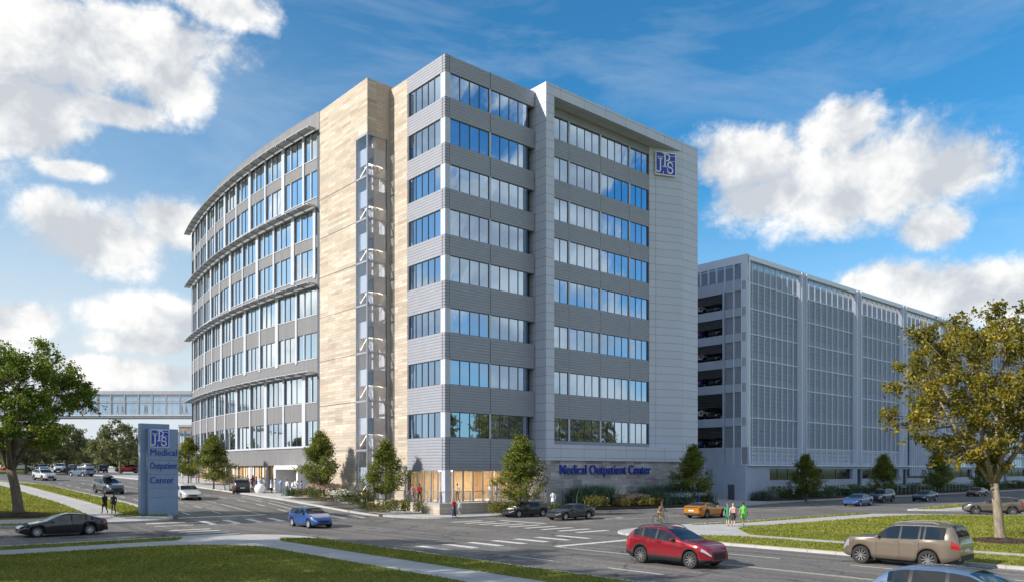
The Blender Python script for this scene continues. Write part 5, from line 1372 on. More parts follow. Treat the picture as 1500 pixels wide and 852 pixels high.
c3 = make_car('bigsuv', P_['champagne'], 'large champagne four wheel drive car driving at the right kerb'); place_car(c3, 0, 0, DL, uv=(-7.5, -44.6))
c4 = make_car('hatch', P_['silverblue'], 'silver blue car cut off by the bottom edge of the picture'); place_car(c4, 0, 0, DL+PI, uv=(-19.9, -51.4))
c4.scale = (1.12, 1.08, 1.0)
c5 = make_car('hatch', P_['blue'], 'bright blue hatchback crossing the junction'); place_car(c5, 455, 771, DL+PI)
c6 = make_car('coupe', P_['orange'], 'orange gold coupe seen from behind on the right street'); place_car(c6, 1034, 757, DR+.06)
c7 = make_car('sedan', P_['black'], 'black sedan waiting nearest the corner, half hidden by the grey one'); place_car(c7, 770, 756, DR+PI-.05); c7.scale = (.95,)*3
c8 = make_car('sedan', P_['charcoal'], 'charcoal sedan waiting at the east crosswalk, hiding the tail of the black one'); place_car(c8, 836, 760, DR+PI+.0); c8.scale = (.95,)*3
c9 = make_car('suv', P_['charcoal'], 'dark suv seen from behind in front of the timber screened ground floor'); place_car(c9, 351, 721, DL-.25)
c10 = make_car('sedan', P_['white'], 'low silver white car just right of the monument sign'); place_car(c10, 274, 730, DL+PI-.1)
c11 = make_car('suv', P_['slate'], 'slate blue suv with a roof box coming down the left street', box=True); place_car(c11, 159, 722, DL+PI+.12)
c12 = make_car('suv', P_['white'], 'pale silver suv near the left kerb of the uphill street'); place_car(c12, 65, 703, DL+PI+.2); c12.scale = (.95,)*3
c13 = make_car('hatch', P_['steelblue'], 'steel blue hatchback on the bend of the uphill street'); place_car(c13, 119, 697, DL+.5)
c14 = make_car('hatch', P_['white'], 'white hatchback farthest up the street left of the sign'); place_car(c14, 196, 688, DL+PI-.5)
c15 = make_car('sedan', P_['brightred'], 'bright red sedan behind the left maple trunk'); place_car(c15, 20, 689, DR+PI+.3)
c16 = make_car('sedan', P_['blue'], 'blue sedan parked on the right street before the garage'); place_car(c16, 1257, 740, DR+PI+.05)
c17 = make_car('bigsuv', P_['slate'], 'dark four wheel drive car behind the blue sedan at the garage'); place_car(c17, 1292, 735, DR+PI); c17.scale = (.92,)*3
c18 = make_car('sedan', P_['darkblue'], 'dark blue sedan alone on the street before the plain garage panel'); place_car(c18, 1355, 733, DR+PI)
c19 = make_car('sedan', P_['rust'], 'rust red sedan farthest along the garage street'); place_car(c19, 1431, 726, DR+PI)
c20 = make_car('suv', P_['brown'], 'brown suv on the driveway behind the big maple trunk'); place_car(c20, 1455, 753, math.radians(156)); c20.scale = (1.1, 1.06, 1.02)
# far parked cars beyond the lawn
FCOL = ['white', 'slate', 'white', 'darkblue', 'white', 'charcoal', 'brightred', 'white', 'steelblue']
FLB = ['pale', 'slate', 'cream white', 'dark blue', 'snow white', 'charcoal', 'bright red', 'silver white', 'steel blue']
for k, px in enumerate((30, 62, 88, 104, 124, 148, 188, 208, 222)):
    o = make_car('hatch' if k % 2 else 'suv', P_[FCOL[k]], FLB[k]+' small car parked beyond the far lawn, '+['first from the left', 'second from the left', 'third from the left', 'fourth from the left', 'middle of the row', 'fourth from the right', 'third from the right', 'second from the right', 'last before the sign'][k], 'car', 'cars parked beyond the far lawn', detail=False)
    g = AT(px, 152); o.location = g+Vector((0, 0, .15)); o.rotation_euler = (0, 0, R.uniform(0, 6))
# cars on the decks of the garage
k = 0
for z, lv in zip((25.75, 22.4, 19.05, 15.7, 11.2, 7.25), ('sixth', 'fifth', 'fourth', 'third', 'second', 'first')):
    for j, (v, u) in enumerate(((GV0+2.8, 4.0), (GV0+2.9, 6.9))):
        src = (c8, c12, c9, c16)[k % 4]; o = copy_tree(src); o.location = W(v, u, z+.01); o.rotation_euler = (0, 0, DR+(0 if k % 2 else PI)); o.scale = (1, 1, 1)
        o['label'] = '%s car parked on the %s open deck of the garage%s' % (('charcoal', 'pale silver', 'dark', 'blue')[k % 4], lv, (' nearer the screen', ' nearer the tower')[j]); o['group'] = 'cars parked inside the garage'; k += 1
# ------------------------------------------------------------------ people
def flat(name, c, r=.8): return pmat('cloth_'+name, c, r, 0, 0)
CLO = {n: flat(n, c) for n, c in dict(white=(.72, .73, .76), black=(.015, .015, .018), navy=(.02, .03, .09), blue=(.03, .06, .45), lightblue=(.30, .42, .70), yellow=(.62, .36, .05), red=(.50, .04, .05), pink=(.62, .30, .30),
        green=(.03, .22, .12), lime=(.12, .50, .05), grey=(.25, .26, .28), jeans=(.07, .11, .22), brown=(.14, .08, .04), ochre=(.35, .22, .05), teal=(.05, .35, .28), cream=(.6, .55, .48), dark=(.03, .03, .035), purple=(.12, .06, .30)).items()}
SKIN = {n: pmat('skin_'+n, c, .55, 0, 0) for n, c in dict(light=(.58, .36, .26), mid=(.36, .21, .13), deep=(.13, .07, .045)).items()}
HAIR = {n: flat('hair_'+n, c, .6) for n, c in dict(black=(.012, .01, .01), brown=(.07, .035, .018), blond=(.42, .29, .13), grey=(.3, .3, .3), red=(.25, .08, .03)).items()}
M['shoe'] = flat('shoe', (.02, .018, .016)); M['shoew'] = flat('shoe_pale', (.6, .6, .6))
def skeleton(pose):
    """joint positions for a 1.75 m figure facing +x; left is +y"""
    J = dict(pel=(0, 0, .96), waist=(0, 0, 1.08), chest=(0.0, 0, 1.30), neck=(0, 0, 1.48), chin=(.02, 0, 1.56), head=(.015, 0, 1.64), crown=(0, 0, 1.72))
    for s, S in ((1, 'l'), (-1, 'r')):
        J['sh'+S] = (0, s*.18, 1.42); J['hip'+S] = (0, s*.085, .92)
        J['el'+S] = (-.02, s*.25, 1.14); J['wr'+S] = (.05, s*.26, .89)
        J['kn'+S] = (.02, s*.095, .50); J['an'+S] = (-.01, s*.10, .09); J['to'+S] = (.17, s*.12, .035)
    if pose == 'walk':
        J.update(knl=(.20, .09, .52), anl=(.26, .09, .10), tol=(.43, .10, .05), knr=(-.04, -.09, .50), anr=(-.33, -.09, .17), tor=(-.20, -.10, .05),
                 elr=(.10, -.24, 1.16), wrr=(.28, -.22, .97), ell=(-.14, .24, 1.17), wrl=(-.20, .25, .93))
    if pose == 'stroll':
        J.update(knl=(.11, .09, .51), anl=(.12, .09, .09), tol=(.29, .10, .04), knr=(-.02, -.09, .50), anr=(-.17, -.09, .11), tor=(-.01, -.10, .04), elr=(.06, -.25, 1.14), wrr=(.17, -.24, .92), ell=(-.1, .25, 1.15), wrl=(-.07, .26, .90))
    if pose == 'talk':
        J.update(elr=(.06, -.26, 1.16), wrr=(.30, -.16, 1.22), knl=(.05, .11, .50), anl=(.03, .15, .09), tol=(.2, .19, .035))
    if pose == 'hips':
        J.update(ell=(-.08, .38, 1.20), wrl=(.06, .21, 1.04), elr=(-.08, -.38, 1.20), wrr=(.06, -.21, 1.04))
    if pose == 'cycle':
        J.update(pel=(-.18, 0, .98), waist=(-.12, 0, 1.09), chest=(.06, 0, 1.30), neck=(.17, 0, 1.45), chin=(.22, 0, 1.52), head=(.23, 0, 1.60), crown=(.23, 0, 1.69),
                 shl=(.13, .18, 1.38), shr=(.13, -.18, 1.38), ell=(.24, .25, 1.14), wrl=(.45, .24, 1.06), elr=(.24, -.25, 1.14), wrr=(.45, -.24, 1.06),
                 hipl=(-.17, .085, .94), hipr=(-.17, -.085, .94), knl=(.20, .10, .74), anl=(.05, .11, .36), tol=(.21, .12, .30), knr=(.10, -.10, .58), anr=(-.02, -.11, .20), tor=(.14, -.12, .15))
    return {k: Vector(v) for k, v in J.items()}
BONES = [('pel', 'waist', 't'), ('waist', 'chest', 't'), ('chest', 'neck', 't'), ('neck', 'chin', 's'), ('chin', 'head', 's'), ('head', 'crown', 's')]
for S in 'lr': BONES += [('chest', 'sh'+S, 't'), ('sh'+S, 'el'+S, 'a'), ('el'+S, 'wr'+S, 'f'), ('pel', 'hip'+S, 'b'), ('hip'+S, 'kn'+S, 'b'), ('kn'+S, 'an'+S, 'c'), ('an'+S, 'to'+S, 'k')]
RAD = dict(pel=(.145, .115), waist=(.13, .10), chest=(.155, .11), neck=(.055, .055), chin=(.068, .066), head=(.092, .08), crown=(.06, .055))
for S in 'lr': RAD.update({'sh'+S: (.062, .062), 'el'+S: (.043, .043), 'wr'+S: (.028, .028), 'hip'+S: (.09, .09), 'kn'+S: (.058, .058), 'an'+S: (.040, .040), 'to'+S: (.036, .030)})
_cache = {}
def body_mesh(pose):
    if pose in _cache: return _cache[pose]
    J = skeleton(pose); me = bpy.data.meshes.new('b'); bm = bmesh.new(); sk = bm.verts.layers.skin.verify(); V = {}
    for k in J:
        v = bm.verts.new(J[k]); V[k] = v; v[sk].radius = RAD[k]; v[sk].use_root = (k == 'pel')
    for a, b, _ in BONES: bm.edges.new((V[a], V[b]))
    bm.to_mesh(me); bm.free()
    o = bpy.data.objects.new('b', me); COL.objects.link(o); m = o.modifiers.new('s', 'SKIN'); m.use_smooth_shade = True; o.modifiers.new('d', 'SUBSURF').levels = 1
    o.modifiers['d'].render_levels = 1
    bpy.context.view_layer.update(); out = bpy.data.meshes.new_from_object(o.evaluated_get(bpy.context.evaluated_depsgraph_get()))
    bpy.data.objects.remove(o)
    bm = bmesh.new(); bm.from_mesh(out)
    # hands: a palm and five unequal bent fingers rooted in the wrist; nose; ears
    def chain(pts, rs):
        n = 6; prev = None; a = None
        for i, p in enumerate(pts):
            d = (pts[min(i+1, len(pts)-1)]-pts[max(i-1, 0)]).normalized(); a = (d.orthogonal() if a is None else (a-d*a.dot(d))).normalized(); b = d.cross(a)
            ring = [bm.verts.new(p+(a*math.cos(2*PI*j/n)+b*math.sin(2*PI*j/n))*rs[i]) for j in range(n)]
            if prev:
                for j in range(n): bm.faces.new((prev[j], prev[(j+1) % n], ring[(j+1) % n], ring[j]))
            else: bm.faces.new(ring[::-1])
            prev = ring
        bm.faces.new(prev)
    for S, s in (('l', 1), ('r', -1)):
        wv = J['wr'+S]; d = (wv-J['el'+S]).normalized(); side = Vector((1, 0, 0)); side = (side-d*side.dot(d)).normalized(); nrm = d.cross(side)
        chain([wv-d*.01, wv+d*.05, wv+d*.095], [.030, .040, .036])
        for k, (off, ln) in enumerate(((-.030, .062), (-.010, .075), (.010, .080), (.030, .070))):
            b0 = wv+d*.085+side*off; chain([b0, b0+d*ln*.5-nrm*s*.006, b0+d*ln*.95-nrm*s*.022], [.0095, .0085, .006])
        b0 = wv+d*.03+side*.03; chain([b0, b0+d*.03+side*.028, b0+d*.062+side*.036], [.012, .010, .007])
    hd = J['head']; f = Vector((1, 0, 0))
    chain([hd+Vector((.075, 0, .01)), hd+Vector((.108, 0, -.02)), hd+Vector((.085, 0, -.03))], [.010, .016, .012])
    for s in (1, -1): chain([hd+Vector((-.01, s*.07, .01)), hd+Vector((-.02, s*.098, .0))], [.026, .018])
    bm.to_mesh(out); bm.free()
    lab = []
    for p in out.polygons:
        c = p.center; best = None
        for a, b, t in BONES:
            A, B = J[a], J[b]; ab = B-A; q = max(0, min(1, (c-A).dot(ab)/ab.length_squared)); dd = (c-(A+ab*q)).length/max(RAD[a][0], RAD[b][0])
            if best is None or dd < best[0]: best = (dd, t, q)
        t = best[1]
        for S in 'lr':
            if (c-J['wr'+S]).dot((J['wr'+S]-J['el'+S]).normalized()) > .0 and (c-J['wr'+S]).length < .24: t = 's'
        lab.append(t)
    for p in out.polygons: p.use_smooth = True
    _cache[pose] = (out, lab, J); return _cache[pose]
def skirt_mesh(J, z0, z1, r0, r1, mat, name, parent, sleeves=False):
    mb = MB(); n = 16; k = 6; P = []
    c0 = J['pel']
    for i in range(k+1):
        t = i/k; z = z0+(z1-z0)*t; r = r0+(r1-r0)*t; kx = (J['knl'].x+J['knr'].x)/2*t*.4
        P.append([(c0.x+kx+r*.82*math.cos(2*PI*j/n)*(1+.04*math.sin(5*2*PI*j/n)*t), r*1.12*math.sin(2*PI*j/n), z) for j in range(n)])
    vs = [p for q in P for p in q]; mb.add(vs, [(i*n+j, i*n+(j+1) % n, (i+1)*n+(j+1) % n, (i+1)*n+j) for i in range(k) for j in range(n)])
    return mb.build(name, mat, parent, smooth=True)
def person(label, loc, head, pose='stand', top='white', bot='black', skin='light', hair='black', h=1.75, sleeves=True, legs=True, skirt=None, long_hair=False, bag=None, group='people around the hospital', shoe='shoe', cap=None):
    me0, lab, J = body_mesh(pose); me = me0.copy(); me.name = 'person'; me.materials.clear()
    T_, B_, K_ = CLO[top], CLO[bot], SKIN[skin]
    for m_ in (T_, B_, K_, M[shoe]): me.materials.append(m_)
    idx = {'t': 0, 'a': 0, 'f': 0 if sleeves else 2, 'b': 1, 'c': 1 if legs else 2, 'k': 3, 's': 2}
    me.polygons.foreach_set('material_index', [idx[t] for t in lab])
    o = link('person', me); o.location = loc; s = h/1.76; o.scale = (s, s, s); o.rotation_euler = (0, 0, head); tag(o, label, 'person', group)
    # hair as a fitted cap, longer at the back when worn long
    mb = MB(); hd = J['head']; n = 14; k = 7; vs = []
    for i in range(k+1):
        t = i/k*PI*.62
        for j in range(n):
            a = 2*PI*j/n; back = (1-math.cos(a))/2; tt = t*(.62+.38*back); r = (.108, .094, .112)
            vs.append((hd.x-.012+r[0]*math.sin(tt)*math.cos(a), hd.y+r[1]*math.sin(tt)*math.sin(a), hd.z+.018+r[2]*math.cos(tt)))
    mb.add(vs, [(i*n+j, (i+1)*n+j, (i+1)*n+(j+1) % n, i*n+(j+1) % n) for i in range(k) for j in range(n)])
    if long_hair: mb.path([(hd.x-.06, hd.y, hd.z+.06), (hd.x-.10, hd.y, hd.z-.08), (hd.x-.11, hd.y, hd.z-.24)], [.07, .085, .05], 8)
    mb.build('hair', HAIR[hair] if cap is None else CLO[cap], o, smooth=True)
    # eyes and mouth
    mb = MB()
    for sy in (1, -1): mb.ell((hd.x+.082, hd.y+sy*.032, hd.z+.012), (.010, .013, .008), 8, 6)
    mb.build('eyes', M['shoe'], o)
    mb = MB(); mb.ell((hd.x+.078, hd.y, hd.z-.052), (.010, .024, .006), 8, 4); mb.build('mouth', CLO['red'], o)
    if skirt: 
        z1, col = skirt; skirt_mesh(J, 1.10, z1, .135, .20 if z1 < .75 else .18, CLO[col], 'skirt' if z1 > .45 else 'coat', o)
    if bag:
        mb = MB(); x = J['chest'].x-.20; mb.box(x-.07, x+.06, -.14, .14, 1.05, 1.42); mb.tube((x+.05, .1, 1.40), (J['chest'].x+.03, .11, 1.47), .018, n=5); mb.tube((x+.05, -.1, 1.40), (J['chest'].x+.03, -.11, 1.47), .018, n=5)
        mb.build('backpack', CLO[bag], o)
    return o
def gp(px, py, dz=.14): return G(px, py, dz)
def ap(px, Y, z=None, dz=.15):
    g = AT(px, Y); 
    return Vector((g.x, g.y, (g.z+dz) if z is None else z))
FWD = math.atan2(-1, .2)  # towards the camera
person('person in a black coat walking left of a companion, by the sign', gp(153.5, 752), TH+PI/2+.2, 'walk', 'black', 'black', hair='brown', h=1.68, skirt=(.68, 'black'))
person('person in a black jacket and blue trousers walking right of a companion, by the sign', gp(166.5, 752), TH+PI/2+.1, 'stroll', 'dark', 'navy', hair='black', h=1.66, skirt=(.80, 'dark'))
E = 91.0
person('person in a white top standing behind the dark suv, left one', ap(363, 95), -2, 'talk', 'white', 'grey', 'mid', h=1.7)
person('person in a dark red top standing behind the dark suv, right one', ap(369.5, 94), -.5, 'stand', 'red', 'black', 'mid', h=1.7)
person('person in deep blue scrubs just right of the dark suv', ap(375.5, 90.5), .3, 'talk', 'blue', 'blue', 'mid', h=1.78, sleeves=False)
person('person in a long white coat facing the one in deep blue scrubs', ap(380.5, 90), 2.9, 'stand', 'white', 'white', 'light', h=1.78, skirt=(.48, 'white'))
person('person in a white coat and black trousers left of the white coated talker', ap(397.3, 89.5), 0, 'talk', 'lightblue', 'black', 'mid', h=1.7, skirt=(.62, 'white'))
person('person in a long white coat right of the talker in black trousers', ap(403, 89), 3.0, 'stand', 'white', 'white', 'deep', h=1.7, skirt=(.42, 'white'))
person('person in a white shirt and dark trousers beside the white portal', ap(420.5, 86.5), 1.0, 'stand', 'white', 'navy', 'light', hair='brown', h=1.74)
person('person in white with a grey skirt, second of the group right of the portal', ap(428.5, 84.5), .5, 'hips', 'white', 'grey', 'light', hair='black', h=1.72, skirt=(.6, 'grey'), legs=False)
person('person in a white coat, third of the group right of the portal', ap(436, 83.5), 2.4, 'talk', 'white', 'cream', 'mid', h=1.74, skirt=(.5, 'white'))
person('person in a pale blue coat, last of the group right of the portal', ap(441.5, 84.5), 2.9, 'stand', 'lightblue', 'grey', 'deep', h=1.72)
for px, lb, tp, bt in ((267, 'person in pale clothes farthest left beside the sign edge', 'white', 'cream'), (279.5, 'person in white between the two left conical trees', 'white', 'grey'), (287, 'person in blue and white left of the second conical tree', 'lightblue', 'white'), (291, 'person in dark trousers close behind the one in blue and white', 'cream', 'black')):
    person(lb, ap(px, 106), R.uniform(0, 6), 'stand', tp, bt, R.choice(('light', 'mid')), h=1.75)
person('person in a white coat with a blue top just left of the stone ball', ap(385.5, 90.2), 1.2, 'stroll', 'white', 'blue', 'deep', h=1.72, skirt=(.55, 'white'))
person('person in cream trousers and navy top between the dark suv and timber screen', ap(371, 96.5), -2.2, 'stand', 'navy', 'cream', 'light', hair='blond', h=1.68)
person('person in a white shirt walking out of the portal behind the group', ap(432.5, 86.8), -2.3, 'walk', 'white', 'jeans', 'mid', hair='brown', h=1.76)
person('person in light blue scrubs between the timber screen and the portal', ap(411, 89.5), -1.9, 'stroll', 'lightblue', 'lightblue', 'light', hair='brown', h=1.72, sleeves=False)
person('person in a grey top at the foot of the glazed stair', ap(524, 77.5), -2, 'talk', 'grey', 'dark', 'light', hair='grey', h=1.7)
person('person in a mustard jacket standing before the glazed stair', ap(534, 75.5), 1.4, 'stand', 'yellow', 'black', 'deep', h=1.74)
person('person in a pink top and jeans walking on the corner terrace', ap(604.5, 73.8, FFL), -.6, 'stroll', 'pink', 'jeans', 'light', hair='brown', h=1.68, long_hair=True)
person('person in a dark jacket over red walking on the corner terrace', ap(614.5, 73.0, FFL), -1.2, 'walk', 'red', 'black', 'deep', h=1.78, bag='black')
person('child with red hair and a green bag on the street corner', gp(656.5, 753), -.6, 'stand', 'red', 'teal', 'light', hair='red', h=1.12)
person('woman in red top and long navy skirt between two children on the corner', gp(665, 756.5), -.9, 'stroll', 'red', 'navy', 'light', hair='brown', h=1.62, skirt=(.12, 'navy'), long_hair=True)
person('boy in a white shirt and grey shorts on the street corner', gp(673.5, 755), 2.4, 'stand', 'white', 'grey', 'light', hair='black', h=1.32, legs=False)
person('person in a light top inside the lobby behind the glass', ap(670, 77.5, FFL), -1, 'talk', 'cream', 'brown', 'deep', h=1.72)
person('person in a long white coat on the shaded side of the terrace', ap(717, 75.4, FFL), .1, 'talk', 'white', 'lightblue', 'mid', hair='grey', h=1.75, skirt=(.42, 'white'))
person('person in light blue scrubs on the shaded side of the terrace', ap(727, 75.2, FFL), 3.0, 'stand', 'lightblue', 'lightblue', 'deep', h=1.76, sleeves=False)
person('person in a pink white dress walking below the left end of the lettered wall', ap(799, 78.6, .5), 2.8, 'stroll', 'cream', 'pink', 'mid', h=1.7, skirt=(.5, 'cream'), legs=False)
person('person in a white coat walking below the left end of the lettered wall', ap(810, 77.6, .5), -1.6, 'talk', 'white', 'grey', 'deep', hair='black', h=1.7, skirt=(.66, 'white'))
person('person in blue and grey standing left of the dark conical tree trunk', ap(997, 88.5, .5), .4, 'talk', 'blue', 'grey', 'mid', h=1.72)
person('person with a pale coat behind the one in blue and grey', ap(1001, 90.5, .5), 2.4, 'stand', 'lightblue', 'navy', 'light', h=1.72)
person('person in a long bright blue dress right of the dark conical tree trunk', ap(1023.5, 88.5, .5), 3.0, 'talk', 'blue', 'blue', 'deep', h=1.74, skirt=(.15, 'blue'))
person('person in dark clothes talking by the garage bed, left of a pair', ap(1157, 101, .45), 0, 'talk', 'dark', 'black', 'mid', h=1.7)
person('person in a grey top by the garage bed, right of a pair', ap(1162.5, 101, .45), 3, 'stand', 'grey', 'dark', 'light', h=1.7)
person('woman in a green top and dark green shorts walking leftmost of three women', gp(1066, 770.0), 1.2, 'walk', 'green', 'green', 'light', hair='red', h=1.68, sleeves=False, legs=False, skirt=(.72, 'green'))
person('woman in a pale top with a small backpack in the middle of three women', gp(1074, 770.5), 1.3, 'stroll', 'cream', 'dark', 'light', hair='blond', h=1.68, sleeves=False, legs=False, skirt=(.62, 'dark'), bag='pink')
person('woman in a bright lime green dress walking rightmost of three women', gp(1089, 769.0), 1.0, 'walk', 'lime', 'lime', 'mid', hair='black', h=1.70, sleeves=False, legs=False, skirt=(.58, 'lime'))
zb_ = HC+(HY-607)*BY/F
for px, lb in ((134, 'dark figure at the left of the footbridge behind maple leaves'), (172.5, 'dark figure walking on the footbridge, left of the first pair'), (179.5, 'dark figure on the footbridge, right of the first pair'), (212.5, 'dark figure standing on the footbridge, left of the middle pair'), (215.5, 'dark figure standing on the footbridge, right of the middle pair'), (267, 'slim dark figure on the footbridge near the curved wing'), (273, 'dark figure in a wide coat on the footbridge beside the curved wing')):
    person(lb, ap(px, BY+1.6, zb_+.02), R.choice((0, PI)), R.choice(('walk', 'stroll')), 'dark', 'black' if px != 273 else 'red', 'mid', h=1.72, skirt=(.5, 'brown') if px == 273 else None, group='people crossing the footbridge')
# ------------------------------------------------------------------ bicycle and rider
gb_ = G(967, 767.5); bh = TH-.05
bk = empty('bicycle', gb_, bh, 'dark bicycle ridden past the grass nose of the right street', 'bicycle')
for x in (-.52, .52):
    mb = MB(); n = 28
    mb.lathe([(.335, -.018), (.355, 0), (.335, .018), (.32, 0), (.335, -.018)], (0, 0, 0), 'y', 28); w_ = mb.build('wheel', M['tyre'], bk); w_.location = (x, 0, .355)
    mb = MB()
    for k in range(14): a = PI*2*k/14; mb.tube((0, 0, 0), (.325*math.cos(a), 0, .325*math.sin(a)), .003, n=3)
    mb.lathe([(.02, -.04), (.02, .04)], axis='y', n=8); mb.build('spokes', M['steel'], w_)
mb = MB(); T = lambda a, b, r=.018: mb.tube(a, b, r, n=7)
bb = (-.06, 0, .28); st_ = (-.2, 0, .80); hd_ = (.36, 0, .80)
T(bb, st_); T(bb, (.38, 0, .68)); T(st_, hd_); T((-.52, .04, .355), bb, .01); T((-.52, -.04, .355), bb, .01); T((-.52, .04, .355), (-.19, .0, .76), .009); T((-.52, -.04, .355), (-.19, .0, .76), .009)
T((.52, .04, .355), (.38, .04, .70), .012); T((.52, -.04, .355), (.38, -.04, .70), .012); T((.39, 0, .66), (.34, 0, .98)); mb.build('bicycle_frame', M['darkframe'], bk)
mb = MB(); mb.path([(.36, -.27, 1.0), (.42, -.2, 1.02), (.35, 0, .99), (.42, .2, 1.02), (.36, .27, 1.0)], [.014]*5, 6); mb.build('handlebar', M['darkframe'], bk)
mb = MB(); mb.ell((-.24, 0, .88), (.14, .07, .035), 10, 6); mb.tube((-.2, 0, .8), (-.22, 0, .87), .014); mb.build('saddle', M['plastic'], bk)
mb = MB(); mb.lathe([(.0, -.03), (.09, -.03), (.09, -.02), (0, -.02)], (-.06, 0, .28), 'y', 14); mb.tube((-.06, -.05, .28), (.02, -.06, .16), .01); mb.tube((-.06, .05, .28), (-.13, .06, .40), .01); mb.build('crank', M['steel'], bk)
mb = MB(); mb.path([(-.52-.39*math.cos(t), 0, .355+.39*math.sin(t)) for t in np.linspace(-.2, 1.9, 8)], [.012]*8, 5); mb.build('mudguard', M['darkframe'], bk)
person('cyclist in a brown jacket and ochre trousers riding the dark bicycle', gb_+Vector((0, 0, 0)), bh, 'cycle', 'brown', 'ochre', 'mid', hair='brown', h=1.76, group=None)
SKM = (.29, .88, 1.10); SUN_E = 4.6; EXPO = 0.40
# ------------------------------------------------------------------ world, sun, camera
SUN = Vector((-.950, -.432, .585)).normalized()
el = math.asin(SUN.z); 
w = bpy.data.worlds.new('World'); SC.world = w; w.use_nodes = True; nt = w.node_tree; nt.nodes.clear(); ns, lk = nt.nodes, nt.links
out = ns.new('ShaderNodeOutputWorld'); bg = ns.new('ShaderNodeBackground'); lk.new(bg.outputs[0], out.inputs[0])
sky = ns.new('ShaderNodeTexSky'); sky.sky_type = 'NISHITA'; sky.sun_disc = False; sky.sun_elevation = el; sky.sun_rotation = math.atan2(SUN.x, SUN.y)
sky.altitude = 0; sky.air_density = 1.0; sky.dust_density = .3; sky.ozone_density = 2.5
bg.inputs[1].default_value = .12
tc = ns.new('ShaderNodeTexCoord'); D = tc.outputs['Generated']
sp = ns.new('ShaderNodeSeparateXYZ'); lk.new(D, sp.inputs[0])
az = math_(nt, 'ARCTAN2', sp.outputs[0], sp.outputs[1])
rr = math_(nt, 'SQRT', math_(nt, 'ADD', math_(nt, 'MULTIPLY', sp.outputs[0], sp.outputs[0]), math_(nt, 'MULTIPLY', sp.outputs[1], sp.outputs[1])))
te = math_(nt, 'DIVIDE', sp.outputs[2], math_(nt, 'MAXIMUM', rr, .02))
cb = ns.new('ShaderNodeCombineXYZ'); lk.new(az, cb.inputs[0]); lk.new(te, cb.inputs[1])
def noise(vec, scale, det, rough, off=(0, 0, 0), dist=0.0):
    mp = ns.new('ShaderNodeMapping'); mp.inputs['Location'].default_value = off; lk.new(vec, mp.inputs[0])
    n = N(nt, 'ShaderNodeTexNoise', Scale=scale, Detail=det, Roughness=rough, Distortion=dist); lk.new(mp.outputs[0], n.inputs['Vector']); return n.outputs[0]
# (px, py, half width px, half height px)
CL = [(1255, 268, 235, 88), (1230, 190, 90, 60), (1110, 235, 110, 70), (1390, 250, 110, 60), (1130, 290, 110, 50), (1370, 330, 70, 40),
      (1300, 425, 120, 50), (1430, 430, 120, 58), (1540, 440, 120, 60),
      (60, 60, 240, 90), (200, 50, 190, 60), (40, 170, 130, 75), (250, 120, 80, 65), (330, 10, 90, 40), (-80, 120, 150, 150), (170, 165, 120, 28),
      (150, 350, 125, 62), (90, 315, 70, 40), (250, 330, 80, 50), (220, 465, 125, 38), (30, 470, 75, 36), (-60, 440, 80, 60), (210, 500, 110, 22), (170, 545, 170, 26), (-10, 520, 100, 30), (110, 250, 60, 20)]
Fm = None
for px, py, hw, hh_ in CL:
    ph = math.hypot(F, px-CXP); a = math.atan2(px-CXP, F); e = (HY-py)/ph
    ra = hw*F/(F*F+(px-CXP)**2); re = hh_/ph
    s1 = ns.new('ShaderNodeVectorMath'); s1.operation = 'SUBTRACT'; lk.new(cb.outputs[0], s1.inputs[0]); s1.inputs[1].default_value = (a, e, 0)
    s2 = ns.new('ShaderNodeVectorMath'); s2.operation = 'MULTIPLY'; lk.new(s1.outputs[0], s2.inputs[0]); s2.inputs[1].default_value = (1/ra, 1/re, 0)
    s3 = ns.new('ShaderNodeVectorMath'); s3.operation = 'LENGTH'; lk.new(s2.outputs[0], s3.inputs[0])
    f = math_(nt, 'SUBTRACT', 1.0, s3.outputs['Value'])
    if Fm is None: Fm = f
    else:
        n = ns.new('ShaderNodeMath'); n.operation = 'SMOOTH_MAX'; lk.new(Fm, n.inputs[0]); lk.new(f, n.inputs[1]); n.inputs[2].default_value = .25; Fm = n.outputs[0]
# elsewhere (seen only mirrored in the windows): a plain cumulus field
g1 = noise(cb.outputs[0], 4.2, 3.0, .5, (3, 7, 0)); gen = math_(nt, 'MULTIPLY_ADD', g1, 4.6, -2.15)
aw = math_(nt, 'MULTIPLY_ADD', math_(nt, 'ABSOLUTE', az), 8.0, -5.6)      # 0 inside about 40 degrees, up outside
aw = math_(nt, 'MINIMUM', math_(nt, 'MAXIMUM', aw, -1.5), 0.0)
gen = math_(nt, 'ADD', gen, aw)
mxx = ns.new('ShaderNodeMath'); mxx.operation = 'SMOOTH_MAX'; lk.new(Fm, mxx.inputs[0]); lk.new(gen, mxx.inputs[1]); mxx.inputs[2].default_value = .2
Fm = mxx.outputs[0]
Fm = math_(nt, 'MAXIMUM', Fm, -1.4)
nz = noise(cb.outputs[0], 7.5, 14.0, .66, (0, 0, 0), .15)
nlit = noise(cb.outputs[0], 7.5, 5.0, .55, (-.022, .032, 0), .15)
nz2 = noise(cb.outputs[0], 7.5, 5.0, .55, (0, 0, 0), .15)
vo = ns.new('ShaderNodeTexVoronoi'); vo.inputs['Scale'].default_value = 17.0; vo.inputs['Detail'].default_value = 4.0; vo.inputs['Roughness'].default_value = .55; vo.inputs['Lacunarity'].default_value = 2.3
wv = ns.new('ShaderNodeVectorMath'); wv.operation = 'MULTIPLY_ADD'
nw = N(nt, 'ShaderNodeTexNoise', Scale=14.0, Detail=4.0); lk.new(cb.outputs[0], nw.inputs['Vector']); lk.new(nw.outputs['Color'], wv.inputs[0]); wv.inputs[1].default_value = (.07, .07, .0); lk.new(cb.outputs[0], wv.inputs[2]); lk.new(wv.outputs[0], vo.inputs['Vector'])
puff = math_(nt, 'SUBTRACT', .66, vo.outputs['Distance'])
